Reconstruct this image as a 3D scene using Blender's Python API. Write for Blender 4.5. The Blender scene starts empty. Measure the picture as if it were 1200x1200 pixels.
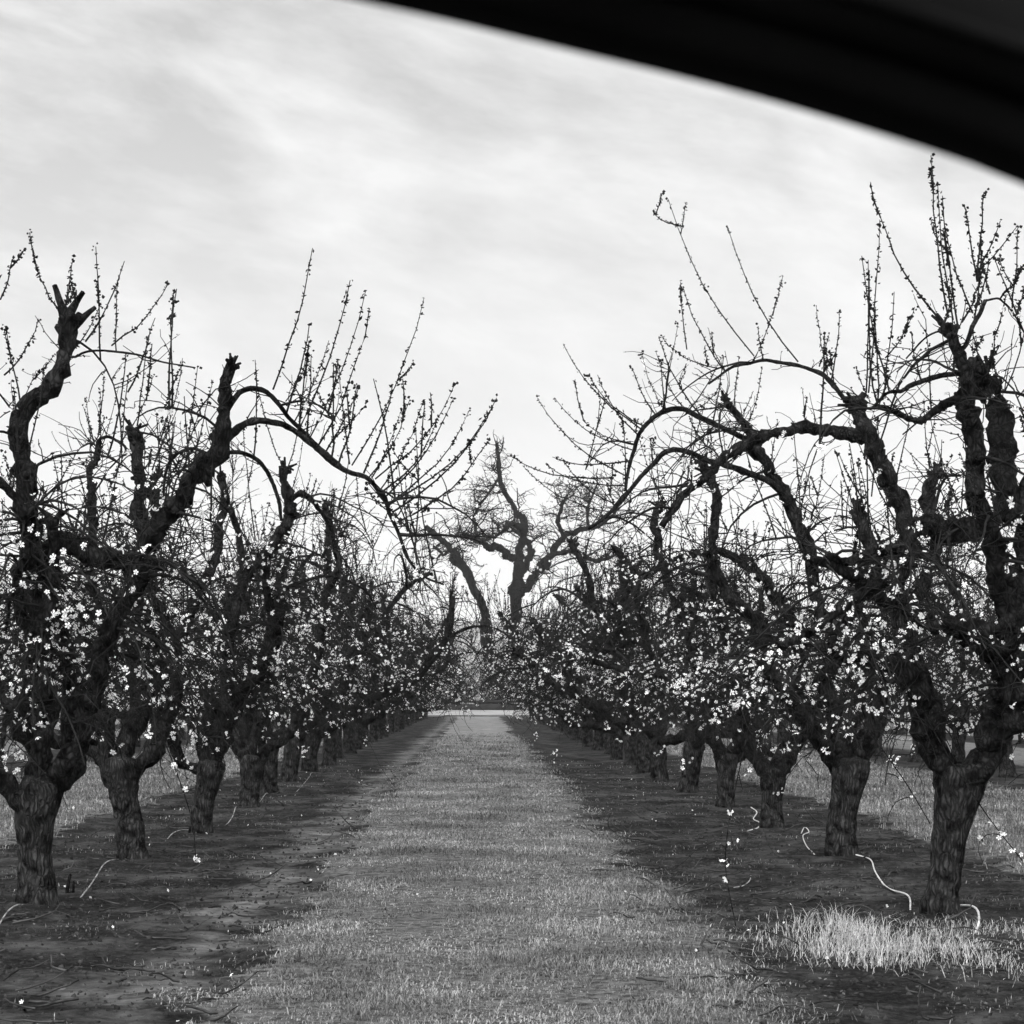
import bpy, math, random
import numpy as np
from mathutils import Vector, noise as mnoise

# ------------------------------------------------------------------ scene, camera, light
S = bpy.context.scene
COL = S.collection
R = math.radians
H = 1.7                      # eye height (m)
F = 2800.0                   # focal length in photo pixels (photo is 1200 px wide)
CX, CY = 560.0, 812.0        # vanishing point of the rows in the photo

cam_d = bpy.data.cameras.new('camera')
cam = bpy.data.objects.new('camera', cam_d); COL.objects.link(cam)
cam.location = (0, 0, H); cam.rotation_euler = (R(90), 0, 0)
cam_d.sensor_width = 36; cam_d.lens = 36 * F / 1200
cam_d.shift_x = (600 - CX) / 1200; cam_d.shift_y = (CY - 600) / 1200
cam_d.clip_start = 0.05; cam_d.clip_end = 9000
cam_d.dof.use_dof = True; cam_d.dof.focus_distance = 25; cam_d.dof.aperture_fstop = 20
S.camera = cam

S.view_settings.view_transform = 'Standard'; S.view_settings.look = 'None'
S.view_settings.exposure = 0.0; S.view_settings.gamma = 1
S.cycles.max_bounces = 5; S.cycles.diffuse_bounces = 2; S.cycles.glossy_bounces = 2
S.cycles.transmission_bounces = 2; S.cycles.volume_bounces = 0; S.cycles.transparent_max_bounces = 4
S.cycles.use_denoising = True; S.cycles.denoiser = 'OPENIMAGEDENOISE'; S.cycles.denoising_input_passes = 'RGB_ALBEDO_NORMAL'
S.cycles.caustics_reflective = False; S.cycles.caustics_refractive = False

SUN_EL, SUN_AZ = 48, 215     # high, behind the viewer's left shoulder, through thin cloud
W = bpy.data.worlds.new('World'); S.world = W; W.use_nodes = True
nt = W.node_tree; N = nt.nodes; L = nt.links
for n in list(N): N.remove(n)
out = N.new('ShaderNodeOutputWorld'); bg = N.new('ShaderNodeBackground'); bg.inputs['Strength'].default_value = 0.1
sky = N.new('ShaderNodeTexSky'); sky.sky_type = 'NISHITA'; sky.sun_disc = False
sky.sun_elevation = R(SUN_EL); sky.sun_rotation = R(SUN_AZ)
bw = N.new('ShaderNodeRGBToBW'); L.new(sky.outputs['Color'], bw.inputs[0])
tc = N.new('ShaderNodeTexCoord')
sep = N.new('ShaderNodeSeparateXYZ'); L.new(tc.outputs['Generated'], sep.inputs[0])
mp = N.new('ShaderNodeMapping'); mp.inputs['Rotation'].default_value = (0, R(-15), 0)
L.new(tc.outputs['Generated'], mp.inputs['Vector'])
mp2 = N.new('ShaderNodeMapping'); mp2.inputs['Scale'].default_value = (1.0, 1.0, 2.8); mp2.inputs['Location'].default_value = (3.1, 0.4, 1.75)
L.new(mp.outputs[0], mp2.inputs['Vector'])
nz = N.new('ShaderNodeTexNoise'); nz.inputs['Scale'].default_value = 7.5; nz.inputs['Detail'].default_value = 7
nz.inputs['Roughness'].default_value = 0.5; nz.inputs['Distortion'].default_value = 0.9
L.new(mp2.outputs[0], nz.inputs['Vector'])
cr = N.new('ShaderNodeValToRGB')
cr.color_ramp.elements[0].position = 0.36; cr.color_ramp.elements[0].color = (0.6, 0.6, 0.6, 1)
cr.color_ramp.elements[1].position = 0.62; cr.color_ramp.elements[1].color = (0.93, 0.93, 0.93, 1)
nz2 = N.new('ShaderNodeTexNoise'); nz2.inputs['Scale'].default_value = 19; nz2.inputs['Detail'].default_value = 6; nz2.inputs['Roughness'].default_value = 0.6
L.new(mp2.outputs[0], nz2.inputs['Vector'])
nmx = N.new('ShaderNodeMix'); nmx.inputs['Factor'].default_value = 0.4; L.new(nz.outputs['Fac'], nmx.inputs['A']); L.new(nz2.outputs['Fac'], nmx.inputs['B'])
sl = N.new('ShaderNodeMath'); sl.operation = 'MULTIPLY_ADD'; sl.inputs[1].default_value = 0.22; L.new(sep.outputs['X'], sl.inputs[0]); L.new(nmx.outputs['Result'], sl.inputs[2])   # greyer to the left
L.new(sl.outputs[0], cr.inputs[0])
mr = N.new('ShaderNodeMapRange'); mr.inputs['From Min'].default_value = 0.06; mr.inputs['From Max'].default_value = 0.24
mr.inputs['To Min'].default_value = 0.0; mr.inputs['To Max'].default_value = 1.0
L.new(sep.outputs['Z'], mr.inputs['Value'])
mxh = N.new('ShaderNodeMix'); mxh.data_type = 'RGBA'; mxh.inputs['A'].default_value = (0.97, 0.97, 0.97, 1)
L.new(mr.outputs[0], mxh.inputs['Factor']); L.new(cr.outputs[0], mxh.inputs['B'])
sc10 = N.new('ShaderNodeMix'); sc10.data_type = 'RGBA'; sc10.blend_type = 'MULTIPLY'; sc10.inputs['Factor'].default_value = 1
sc10.inputs['B'].default_value = (10.6, 10.6, 10.6, 1); L.new(mxh.outputs['Result'], sc10.inputs['A'])
mxs = N.new('ShaderNodeMix'); mxs.data_type = 'RGBA'; mxs.inputs['Factor'].default_value = 0.88
L.new(bw.outputs[0], mxs.inputs['A']); L.new(sc10.outputs['Result'], mxs.inputs['B'])
az = R(SUN_AZ)
sdir = Vector((math.sin(az) * math.cos(R(SUN_EL)), math.cos(az) * math.cos(R(SUN_EL)), math.sin(R(SUN_EL))))
dt = N.new('ShaderNodeVectorMath'); dt.operation = 'DOT_PRODUCT'; L.new(tc.outputs['Generated'], dt.inputs[0]); dt.inputs[1].default_value = sdir
zb = N.new('ShaderNodeMapRange'); zb.interpolation_type = 'SMOOTHSTEP'   # thin overcast: brightest round the hidden sun and overhead
zb.inputs['From Min'].default_value = -0.1; zb.inputs['From Max'].default_value = 0.95; zb.inputs['To Min'].default_value = 1.0; zb.inputs['To Max'].default_value = 5.2
L.new(dt.outputs['Value'], zb.inputs['Value'])
zm = N.new('ShaderNodeVectorMath'); zm.operation = 'SCALE'; L.new(mxs.outputs['Result'], zm.inputs[0]); L.new(zb.outputs[0], zm.inputs['Scale'])
L.new(zm.outputs[0], bg.inputs['Color']); L.new(bg.outputs[0], out.inputs['Surface'])

sun_d = bpy.data.lights.new('sun', 'SUN'); sun_d.energy = 1.5; sun_d.angle = R(14); sun_d.color = (1, 0.99, 0.98)
sun = bpy.data.objects.new('sun', sun_d); COL.objects.link(sun)
az = R(SUN_AZ)
sdir = Vector((math.sin(az) * math.cos(R(SUN_EL)), math.cos(az) * math.cos(R(SUN_EL)), math.sin(R(SUN_EL))))
sun.rotation_euler = sdir.to_track_quat('Z', 'Y').to_euler()

# ------------------------------------------------------------------ helpers
def at(px, py, Y):
    return np.array([(px - CX) * Y / F, Y, H - (py - CY) * Y / F])

def mat(name, lo, hi, scale=(6, 6, 6), rough=0.9, detail=5, bump=0.0, bump_scale=1.0, p0=0.35, p1=0.65, spec=0.03):
    m = bpy.data.materials.new(name); m.use_nodes = True
    t = m.node_tree; b = t.nodes['Principled BSDF']
    b.inputs['Roughness'].default_value = rough; b.inputs['Specular IOR Level'].default_value = spec
    c = t.nodes.new('ShaderNodeTexCoord'); mp = t.nodes.new('ShaderNodeMapping'); mp.inputs['Scale'].default_value = scale
    t.links.new(c.outputs['Object'], mp.inputs[0])
    n = t.nodes.new('ShaderNodeTexNoise'); n.inputs['Scale'].default_value = 1; n.inputs['Detail'].default_value = detail
    n.inputs['Roughness'].default_value = 0.6
    t.links.new(mp.outputs[0], n.inputs['Vector'])
    r = t.nodes.new('ShaderNodeValToRGB')
    r.color_ramp.elements[0].position = p0; r.color_ramp.elements[0].color = (lo, lo, lo, 1)
    r.color_ramp.elements[1].position = p1; r.color_ramp.elements[1].color = (hi, hi, hi, 1)
    t.links.new(n.outputs['Fac'], r.inputs[0]); t.links.new(r.outputs[0], b.inputs['Base Color'])
    if bump:
        bp = t.nodes.new('ShaderNodeBump'); bp.inputs['Strength'].default_value = bump; bp.inputs['Distance'].default_value = bump_scale
        t.links.new(n.outputs['Fac'], bp.inputs['Height']); t.links.new(bp.outputs[0], b.inputs['Normal'])
    return m

def bark_material(name, lo, hi, ridge, zs, dist):
    """fissured bark: stretched cells for the ridges, plus fine noise"""
    m = bpy.data.materials.new(name); m.use_nodes = True
    t = m.node_tree; b = t.nodes['Principled BSDF']; b.inputs['Roughness'].default_value = 0.92
    b.inputs['Specular IOR Level'].default_value = 0.02
    c = t.nodes.new('ShaderNodeTexCoord')
    mp = t.nodes.new('ShaderNodeMapping'); mp.inputs['Scale'].default_value = (ridge, ridge, zs)
    n0 = t.nodes.new('ShaderNodeTexNoise'); n0.inputs['Scale'].default_value = 5; n0.inputs['Detail'].default_value = 3
    t.links.new(c.outputs['Object'], n0.inputs['Vector'])
    add = t.nodes.new('ShaderNodeMix'); add.data_type = 'RGBA'; add.blend_type = 'ADD'; add.inputs['Factor'].default_value = 0.12
    t.links.new(c.outputs['Object'], add.inputs['A']); t.links.new(n0.outputs['Color'], add.inputs['B'])
    t.links.new(add.outputs['Result'], mp.inputs[0])
    v = t.nodes.new('ShaderNodeTexVoronoi'); v.feature = 'DISTANCE_TO_EDGE'; v.inputs['Scale'].default_value = 1
    t.links.new(mp.outputs[0], v.inputs['Vector'])
    rv = t.nodes.new('ShaderNodeValToRGB')
    rv.color_ramp.elements[0].position = 0.02; rv.color_ramp.elements[0].color = (0.12, 0.12, 0.12, 1)
    rv.color_ramp.elements[1].position = 0.32; rv.color_ramp.elements[1].color = (1, 1, 1, 1)
    t.links.new(v.outputs['Distance'], rv.inputs[0])
    n = t.nodes.new('ShaderNodeTexNoise'); n.inputs['Scale'].default_value = 9; n.inputs['Detail'].default_value = 6
    t.links.new(c.outputs['Object'], n.inputs['Vector'])
    r = t.nodes.new('ShaderNodeValToRGB')
    r.color_ramp.elements[0].position = 0.36; r.color_ramp.elements[0].color = (lo, lo, lo, 1)
    r.color_ramp.elements[1].position = 0.62; r.color_ramp.elements[1].color = (hi, hi, hi, 1)
    t.links.new(n.outputs['Fac'], r.inputs[0])
    mu = t.nodes.new('ShaderNodeMix'); mu.data_type = 'RGBA'; mu.blend_type = 'MULTIPLY'; mu.inputs['Factor'].default_value = 0.75
    t.links.new(r.outputs[0], mu.inputs['A']); t.links.new(rv.outputs[0], mu.inputs['B'])
    t.links.new(mu.outputs['Result'], b.inputs['Base Color'])
    bp = t.nodes.new('ShaderNodeBump'); bp.inputs['Strength'].default_value = 0.9; bp.inputs['Distance'].default_value = dist
    t.links.new(rv.outputs[0], bp.inputs['Height']); t.links.new(bp.outputs[0], b.inputs['Normal'])
    return m

def leafy(name, lo, hi, scale, trans=0.3, big=None):
    """thin petal or blade: noise colour, part of the light passes through"""
    m = mat(name, lo, hi, (scale, scale, scale), 0.75, 2, spec=0.15)
    t = m.node_tree; b = t.nodes['Principled BSDF']; o = t.nodes['Material Output']
    if big:
        ramp = [n for n in t.nodes if n.type == 'VALTORGB'][0]
        c = [n for n in t.nodes if n.type == 'TEX_COORD'][0]
        n2 = t.nodes.new('ShaderNodeTexNoise'); n2.inputs['Scale'].default_value = big; n2.inputs['Detail'].default_value = 3
        t.links.new(c.outputs['Object'], n2.inputs['Vector'])
        r2 = t.nodes.new('ShaderNodeValToRGB'); r2.color_ramp.elements[0].position = 0.36; r2.color_ramp.elements[0].color = (0.3, 0.3, 0.3, 1)
        r2.color_ramp.elements[1].position = 0.62
        t.links.new(n2.outputs['Fac'], r2.inputs[0])
        mu = t.nodes.new('ShaderNodeMix'); mu.data_type = 'RGBA'; mu.blend_type = 'MULTIPLY'; mu.inputs['Factor'].default_value = 1
        t.links.new(ramp.outputs[0], mu.inputs['A']); t.links.new(r2.outputs[0], mu.inputs['B'])
        t.links.new(mu.outputs['Result'], b.inputs['Base Color'])
        src = mu.outputs['Result']
    else:
        src = [n for n in t.nodes if n.type == 'VALTORGB'][0].outputs[0]
    tr = t.nodes.new('ShaderNodeBsdfTranslucent'); t.links.new(src, tr.inputs['Color'])
    mx = t.nodes.new('ShaderNodeMixShader'); mx.inputs[0].default_value = trans
    t.links.new(b.outputs[0], mx.inputs[1]); t.links.new(tr.outputs[0], mx.inputs[2]); t.links.new(mx.outputs[0], o.inputs['Surface'])
    return m

M_TRUNK = bark_material('trunk_bark', 0.005, 0.055, 30, 5.5, 0.03)
M_LIMB = bark_material('limb_bark', 0.003, 0.030, 30, 12, 0.014)
M_TWIG = mat('twig_bark', 0.005, 0.022, (9, 9, 9), 0.85, spec=0.02)
M_BLOSSOM = leafy('blossom_petals', 0.78, 0.9, 40, 0.35)
M_GRASS = leafy('grass_blades', 0.05, 0.40, 34, 0.25, 0.8)
M_DRY = leafy('dry_grass_blades', 0.2, 0.56, 40, 0.35)
M_STICK = mat('dead_twigs', 0.01, 0.06, (7, 7, 7), 0.9)
M_CLOD = mat('soil_clods', 0.008, 0.04, (9, 9, 9), 0.95)
M_LEAF = mat('fallen_leaf', 0.015, 0.09, (9, 9, 9), 0.9)
M_HOSE = mat('pale_hose', 0.2, 0.55, (9, 9, 9), 0.45, spec=0.5)
M_HOSE_DULL = mat('dusty_hose', 0.05, 0.3, (4.5, 4.5, 4.5), 0.55, p0=0.4, p1=0.6)
M_BLACK = mat('black_paint', 0.003, 0.006, (9, 9, 9), 0.6, spec=0.06)
M_RUBBER = mat('black_rubber', 0.002, 0.004, (9, 9, 9), 0.8, spec=0.03)
M_CLOTH = mat('headliner_cloth', 0.0006, 0.001, (60, 60, 60), 0.95, spec=0.0)
M_TRIM = mat('window_trim', 0.004, 0.006, (30, 30, 30), 0.7, spec=0.03)
M_ROAD = mat('road_surface', 0.13, 0.22, (0.3, 2, 2), 0.9)
M_FENCE = mat('weathered_rail', 0.012, 0.03, (1, 3, 6), 0.9)
M_HILL = mat('hill_scrub', 0.06, 0.14, (0.01, 0.01, 0.01), 0.95)

def mesh_np(name, V, faces_list, material, smooth=False):
    """faces_list: list of int arrays (M,k); builds one mesh fast"""
    me = bpy.data.meshes.new(name)
    V = np.asarray(V, dtype=np.float32)
    me.vertices.add(len(V)); me.vertices.foreach_set('co', V.ravel())
    loops = np.concatenate([f.ravel() for f in faces_list]).astype(np.int32)
    tot = np.concatenate([np.full(len(f), f.shape[1], np.int32) for f in faces_list])
    st = np.concatenate([[0], np.cumsum(tot)[:-1]]).astype(np.int32)
    me.loops.add(len(loops)); me.loops.foreach_set('vertex_index', loops)
    me.polygons.add(len(tot)); me.polygons.foreach_set('loop_start', st)
    if smooth: me.polygons.foreach_set('use_smooth', np.ones(len(tot), bool))
    me.materials.append(material); me.update(calc_edges=True); me.validate()
    return me

def link(name, me, parent=None):
    o = bpy.data.objects.new(name, me); COL.objects.link(o)
    if parent: o.parent = parent
    return o

def tag(o, label=None, cat=None, group=None, kind=None):
    for k, v in (('label', label), ('category', cat), ('group', group), ('kind', kind)):
        if v: o[k] = v
    return o

def empty(name, loc):
    o = bpy.data.objects.new(name, None); COL.objects.link(o); o.location = loc; o.empty_display_size = 0.2
    return o

def smooth_path(P, n):
    """Catmull-Rom through control rows (any width), n samples by arc length"""
    P = np.asarray(P, float)
    if len(P) == 2:
        t = np.linspace(0, 1, n)[:, None]; return P[0] * (1 - t) + P[1] * t
    Q = np.vstack([2 * P[0] - P[1], P, 2 * P[-1] - P[-2]])
    out = []
    for i in range(1, len(Q) - 2):
        p0, p1, p2, p3 = Q[i - 1], Q[i], Q[i + 1], Q[i + 2]
        for t in np.linspace(0, 1, 14, endpoint=False):
            out.append(0.5 * (2 * p1 + (p2 - p0) * t + (2 * p0 - 5 * p1 + 4 * p2 - p3) * t * t + (3 * p1 - p0 - 3 * p2 + p3) * t ** 3))
    out.append(Q[-2]); out = np.array(out)
    d = np.concatenate([[0], np.cumsum(np.linalg.norm(np.diff(out[:, :3], axis=0), axis=1))])
    s = np.linspace(0, d[-1], n)
    return np.stack([np.interp(s, d, out[:, k]) for k in range(P.shape[1])], 1)

class Acc:
    """collects vertices and faces for one mesh"""
    def __init__(s): s.V = []; s.F = {}; s.n = 0
    def add(s, V, *faces):
        for f in faces: s.F.setdefault(f.shape[1], []).append(np.asarray(f) + s.n)
        s.V.append(np.asarray(V, float).reshape(-1, 3)); s.n += len(s.V[-1])
    def mesh(s, name, m, smooth=False):
        return mesh_np(name, np.vstack(s.V), [np.vstack(v) for v in s.F.values()], m, smooth)

def tube(acc, P, rad, sides=12, knobby=0.16, seed=0.0, stub=False):
    """one limb or trunk: a swept tube whose skin is lumpy; stub = a swollen pruned end"""
    P = np.asarray(P, float); n = len(P)
    T = np.gradient(P, axis=0); T /= np.linalg.norm(T, axis=1)[:, None] + 1e-9
    up = np.array([0.31, 0.9, 0.2]); U = np.zeros_like(P)
    for i in range(n):
        u = up - T[i] * (up @ T[i]); u /= np.linalg.norm(u) + 1e-9; U[i] = u; up = u
    B = np.cross(T, U)
    a = np.arange(sides) * 2 * math.pi / sides
    V = P[:, None, :] + rad[:, None, None] * (np.cos(a)[None, :, None] * U[:, None, :] + np.sin(a)[None, :, None] * B[:, None, :])
    if knobby > 0:
        for i in range(n):
            r = rad[i]; f1 = 0.55 / max(r, .02); f2 = 1.7 / max(r, .02)
            for j in range(sides):
                q = V[i, j]; dv = q - P[i]
                k = mnoise.noise(Vector((q[0] * f1 + seed, q[1] * f1, q[2] * f1))) * knobby * 1.5 + mnoise.noise(Vector((q[0] * f2, q[1] * f2 + seed, q[2] * f2))) * knobby * 0.8
                V[i, j] = P[i] + dv * (1 + k)
    tip = P[-1] + T[-1] * rad[-1] * 0.35
    i = np.arange(n - 1)[:, None] * sides; j = np.arange(sides)[None, :]; j2 = (j + 1) % sides
    q = np.stack([i + j, i + j2, i + sides + j2, i + sides + j], -1).reshape(-1, 4)
    k = np.arange(sides); base = (n - 1) * sides
    tr = np.stack([base + k, base + (k + 1) % sides, np.full(sides, n * sides)], -1)
    acc.add(np.vstack([V.reshape(-1, 3), tip[None]]), q, tr)

def tubes_batch(acc, P, rad, sides=3):
    """many thin twigs at once: P (M,n,3), rad (M,n)"""
    M, n, _ = P.shape
    if M == 0: return
    T = np.gradient(P, axis=1); T /= np.linalg.norm(T, axis=2)[..., None] + 1e-9
    ref = np.where(np.abs(T[..., 2:3]) > 0.9, np.array([1., 0, 0]), np.array([0, 0, 1.]))
    U = np.cross(T, ref); U /= np.linalg.norm(U, axis=2)[..., None] + 1e-9
    B = np.cross(T, U); a = np.arange(sides) * 2 * math.pi / sides
    V = P[:, :, None, :] + rad[:, :, None, None] * (np.cos(a)[None, None, :, None] * U[:, :, None, :] + np.sin(a)[None, None, :, None] * B[:, :, None, :])
    m = np.arange(M)[:, None, None] * n * sides; i = np.arange(n - 1)[None, :, None] * sides; j = np.arange(sides)[None, None, :]; j2 = (j + 1) % sides
    q = np.stack([m + i + j, m + i + j2, m + i + sides + j2, m + i + sides + j], -1).reshape(-1, 4)
    acc.add(V.reshape(-1, 3), q)

OCT_V = np.array([[1, 0, 0], [-1, 0, 0], [0, 1, 0], [0, -1, 0], [0, 0, 1], [0, 0, -1]], float)
OCT_F = np.array([[0, 2, 4], [2, 1, 4], [1, 3, 4], [3, 0, 4], [2, 0, 5], [1, 2, 5], [3, 1, 5], [0, 3, 5]])
def rand_rot(rng, M):
    q = rng.normal(size=(M, 4)); q /= np.linalg.norm(q, axis=1)[:, None]
    w, x, y, z = q.T
    return np.stack([np.stack([1 - 2 * (y * y + z * z), 2 * (x * y - z * w), 2 * (x * z + y * w)], -1),
                     np.stack([2 * (x * y + z * w), 1 - 2 * (x * x + z * z), 2 * (y * z - x * w)], -1),
                     np.stack([2 * (x * z - y * w), 2 * (y * z + x * w), 1 - 2 * (x * x + y * y)], -1)], 1)
def lumps(acc, rng, C, size, stretch=(1, 1, 1), upright=False):
    """small irregular lumps (buds, clods)"""
    M = len(C)
    if M == 0: return
    V = OCT_V[None] * rng.uniform(0.6, 1.3, (M, 6, 1)) * np.array(stretch)[None, None]
    if not upright: V = np.einsum('mij,mkj->mki', rand_rot(rng, M), V)
    V = V * np.asarray(size)[:, None, None] + C[:, None, :]
    acc.add(V.reshape(-1, 3), (OCT_F[None] + np.arange(M)[:, None, None] * 6).reshape(-1, 3))

def blossoms(acc, rng, C, size):
    """five-petalled flowers, each petal a bent leaf of two faces"""
    M = len(C)
    if M == 0: return
    Rm = rand_rot(rng, M)
    # mostly facing out and down a little, never all one way
    a = np.arange(5) * 2 * math.pi / 5
    cup = rng.uniform(0.05, 0.75, (M, 1))
    V = np.zeros((M, 5, 5, 3))
    for k in range(5):
        for idx, (da, rr, hh) in enumerate(((0, 0.05, 0), (-0.5, 0.66, .55), (-0.26, 1.0, 1), (0.26, 1.0, 1), (0.5, 0.66, .55))):
            V[:, k, idx, 0] = math.cos(a[k] + da) * rr
            V[:, k, idx, 1] = math.sin(a[k] + da) * rr
            V[:, k, idx, 2] = cup[:, 0] * hh * rng.uniform(0.6, 1.2, M)
    V = np.einsum('mij,mkj->mki', Rm, V.reshape(M, 25, 3)) * size[:, None, None] + C[:, None, :]
    base = (np.arange(M)[:, None] * 25 + np.arange(5)[None, :] * 5).reshape(-1)
    q = np.stack([base, base + 1, base + 2, base + 3], -1); t = np.stack([base, base + 3, base + 4], -1)
    acc.add(V.reshape(-1, 3), q, t)

# ------------------------------------------------------------------ the setting: ground, road, hill
ROW = 3.6                    # the two rows stand this far each side of the lane
PITCH = 2 * ROW
def edge_noise(x, y, f, s): return mnoise.noise(Vector((x * f + s, y * f, s * 1.7)))
def lane_mask(x, y):
    """1 on a grass lane, 0 on the bare strip under a row of trees; the turf thins out raggedly, most on the right"""
    c = (x - 0.1 + PITCH / 2) % PITCH - PITCH / 2
    mid = abs(x) < PITCH / 2
    half = (1.5 if c < 0 else 1.38) if mid else 2.0
    soft = (0.35 if c < 0 else 0.85) if mid else 0.6
    e = half + 0.26 * edge_noise(x, y, 0.45, 3.1) + 0.34 * edge_noise(x, y, 1.5, 9.1) + 0.22 * edge_noise(x, y, 4.0, 4.1)
    v = (e - abs(c)) / soft
    return max(0.0, min(1.0, 0.5 + v))
def ground_z(x, y):
    if y > 160 or abs(x) > 45: return 0.0
    l = lane_mask(x, y)
    z = 0.035 * l + 0.03 * edge_noise(x, y, 0.8, 5) * 1.2 + (1 - l) * (0.022 * edge_noise(x, y, 3.2, 1.0) + 0.012 * edge_noise(x, y, 7.5, 2.0))
    return z * min(1.0, (160 - y) / 20)

gx = np.unique(np.concatenate([np.linspace(-5200, -60, 12), np.linspace(-60, -8, 40), np.linspace(-8, 8, 200), np.linspace(8, 60, 40), np.linspace(60, 5200, 12)]))
gy = np.unique(np.concatenate([np.linspace(-60, 9, 12), np.linspace(9, 50, 320), 50 * (165 / 50) ** np.linspace(0, 1, 110), 165 * (5800 / 165) ** np.linspace(0, 1, 30)]))
GV = np.array([(x, y, ground_z(x, y)) for y in gy for x in gx])
nx = len(gx); ii = np.arange(len(gy) - 1)[:, None] * nx; jj = np.arange(nx - 1)[None, :]
GF = np.stack([ii + jj, ii + jj + 1, ii + nx + jj + 1, ii + nx + jj], -1).reshape(-1, 4)

def ground_material():
    m = bpy.data.materials.new('orchard_ground'); m.use_nodes = True
    t = m.node_tree; b = t.nodes['Principled BSDF']; b.inputs['Roughness'].default_value = 0.95; b.inputs['Specular IOR Level'].default_value = 0.02
    lk = t.links.new
    def node(k, **kw):
        n = t.nodes.new(k)
        for a, v in kw.items(): setattr(n, a, v)
        return n
    g = node('ShaderNodeNewGeometry')
    sp = node('ShaderNodeSeparateXYZ'); lk(g.outputs['Position'], sp.inputs[0])
    def noise(scale, detail=4, vec=None, rough=0.6):
        n = node('ShaderNodeTexNoise'); n.inputs['Scale'].default_value = scale; n.inputs['Detail'].default_value = detail; n.inputs['Roughness'].default_value = rough
        lk(vec or g.outputs['Position'], n.inputs['Vector']); return n.outputs['Fac']
    def ramp(x, *st):
        r = node('ShaderNodeValToRGB')
        while len(r.color_ramp.elements) < len(st): r.color_ramp.elements.new(0.5)
        for e, (p, v) in zip(r.color_ramp.elements, st): e.position = p; e.color = (v, v, v, 1)
        lk(x, r.inputs[0]); return r.outputs[0]
    def math_(op, a, b_=None, clamp=False):
        n = node('ShaderNodeMath', operation=op, use_clamp=clamp)
        for i, v in enumerate((a, b_)):
            if v is None: continue
            if isinstance(v, (int, float)): n.inputs[i].default_value = v
            else: lk(v, n.inputs[i])
        return n.outputs[0]
    def mixc(f, a, b_):
        n = node('ShaderNodeMix', data_type='RGBA'); lk(f, n.inputs['Factor'])
        for s, v in (('A', a), ('B', b_)):
            if isinstance(v, float): n.inputs[s].default_value = (v, v, v, 1)
            else: lk(v, n.inputs[s])
        return n.outputs['Result']
    # grass-lane mask from x, wobbling
    att = node('ShaderNodeAttribute', attribute_name='lane')
    lane = math_('ADD', att.outputs['Fac'], math_('MULTIPLY', math_('SUBTRACT', noise(7, 5), 0.5), 0.9))
    lane = ramp(lane, (0.38, 0.0), (0.62, 1.0))
    st = node('ShaderNodeMapping'); st.inputs['Scale'].default_value = (1.5, 1.1, 1); lk(g.outputs['Position'], st.inputs[0])
    soil = ramp(noise(1.0, 8, st.outputs[0], 0.7), (0.37, 0.003), (0.5, 0.014), (0.61, 0.055))
    speck = ramp(noise(26, 3), (0.64, 0.0), (0.72, 1.0))
    soil = mixc(math_('MULTIPLY', ramp(noise(9, 6, None, .75), (.4, 0.0), (.6, 1.0)), 0.6), soil, ramp(noise(22, 4), (.38, .003), (.64, .045)))
    soil = mixc(math_('MULTIPLY', speck, 0.5), soil, 0.09)
    # dry wheel track along the left edge of the lane
    tr = math_('ABSOLUTE', math_('SUBTRACT', sp.outputs['X'], -1.85))
    tr = ramp(math_('ADD', tr, math_('MULTIPLY', math_('SUBTRACT', noise(0.8, 6), 0.46), 2.2)), (0.0, 1.0), (0.5, 0.0))
    scuff = ramp(noise(0.7, 7, None, .68), (.53, 0.0), (.66, 1.0))
    soil = mixc(math_('MULTIPLY', scuff, 0.75), soil, ramp(noise(6, 7, None, .7), (.36, .015), (.64, .105)))
    soil = mixc(math_('MULTIPLY', tr, 0.8), soil, ramp(noise(5, 7, None, .7), (0.36, 0.035), (0.64, 0.2)))
    grass = ramp(noise(11, 6, None, 0.7), (0.36, 0.026), (0.66, 0.15))
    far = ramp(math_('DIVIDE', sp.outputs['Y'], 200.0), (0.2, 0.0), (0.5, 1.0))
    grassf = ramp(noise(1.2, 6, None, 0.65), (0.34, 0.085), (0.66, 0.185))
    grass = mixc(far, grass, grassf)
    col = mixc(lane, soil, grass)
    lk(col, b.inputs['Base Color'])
    bp = node('ShaderNodeBump'); bp.inputs['Strength'].default_value = 0.9; bp.inputs['Distance'].default_value = 0.05
    lk(noise(16, 8, None, 0.75), bp.inputs['Height']); lk(bp.outputs[0], b.inputs['Normal'])
    return m
gme = mesh_np('ground', GV, [GF], ground_material(), True)
la = gme.attributes.new('lane', 'FLOAT', 'POINT')
la.data.foreach_set('value', np.array([lane_mask(v[0], v[1]) if v[1] < 169 and abs(v[0]) < 60 else 1.0 for v in GV], dtype=np.float32))
ground = link('ground', gme); tag(ground, kind='structure')

# road across the far end of the lane: it climbs a low bank, so its pale surface shows
def strip(name, prof, x0, x1, m):
    xs = np.linspace(x0, x1, 60); n = len(prof)
    V = np.array([(x, y + 0.05 * math.sin(x * .7), z + 0.015 * math.sin(x * 1.3 + y)) for x in xs for y, z in prof])
    i = np.arange(len(xs) - 1)[:, None] * n; j = np.arange(n - 1)[None, :]
    return link(name, mesh_np(name, V, [np.stack([i + j, i + n + j, i + n + j + 1, i + j + 1], -1).reshape(-1, 4)], m))
M_BANK = mat('bank_soil', 0.02, 0.06, (2, 2, 2), 0.95)
tag(strip('road_bank', [(170.5, -0.06), (172.2, 0.1), (172.6, 0.1), (172.8, -0.2)], -60, 60, M_BANK), kind='structure')
tag(strip('road', [(172.5, 0.06), (173, 0.115), (179, 0.34), (184, 0.36), (185, 0.2), (185.5, -0.2)], -300, 300, M_ROAD), kind='structure')

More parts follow.
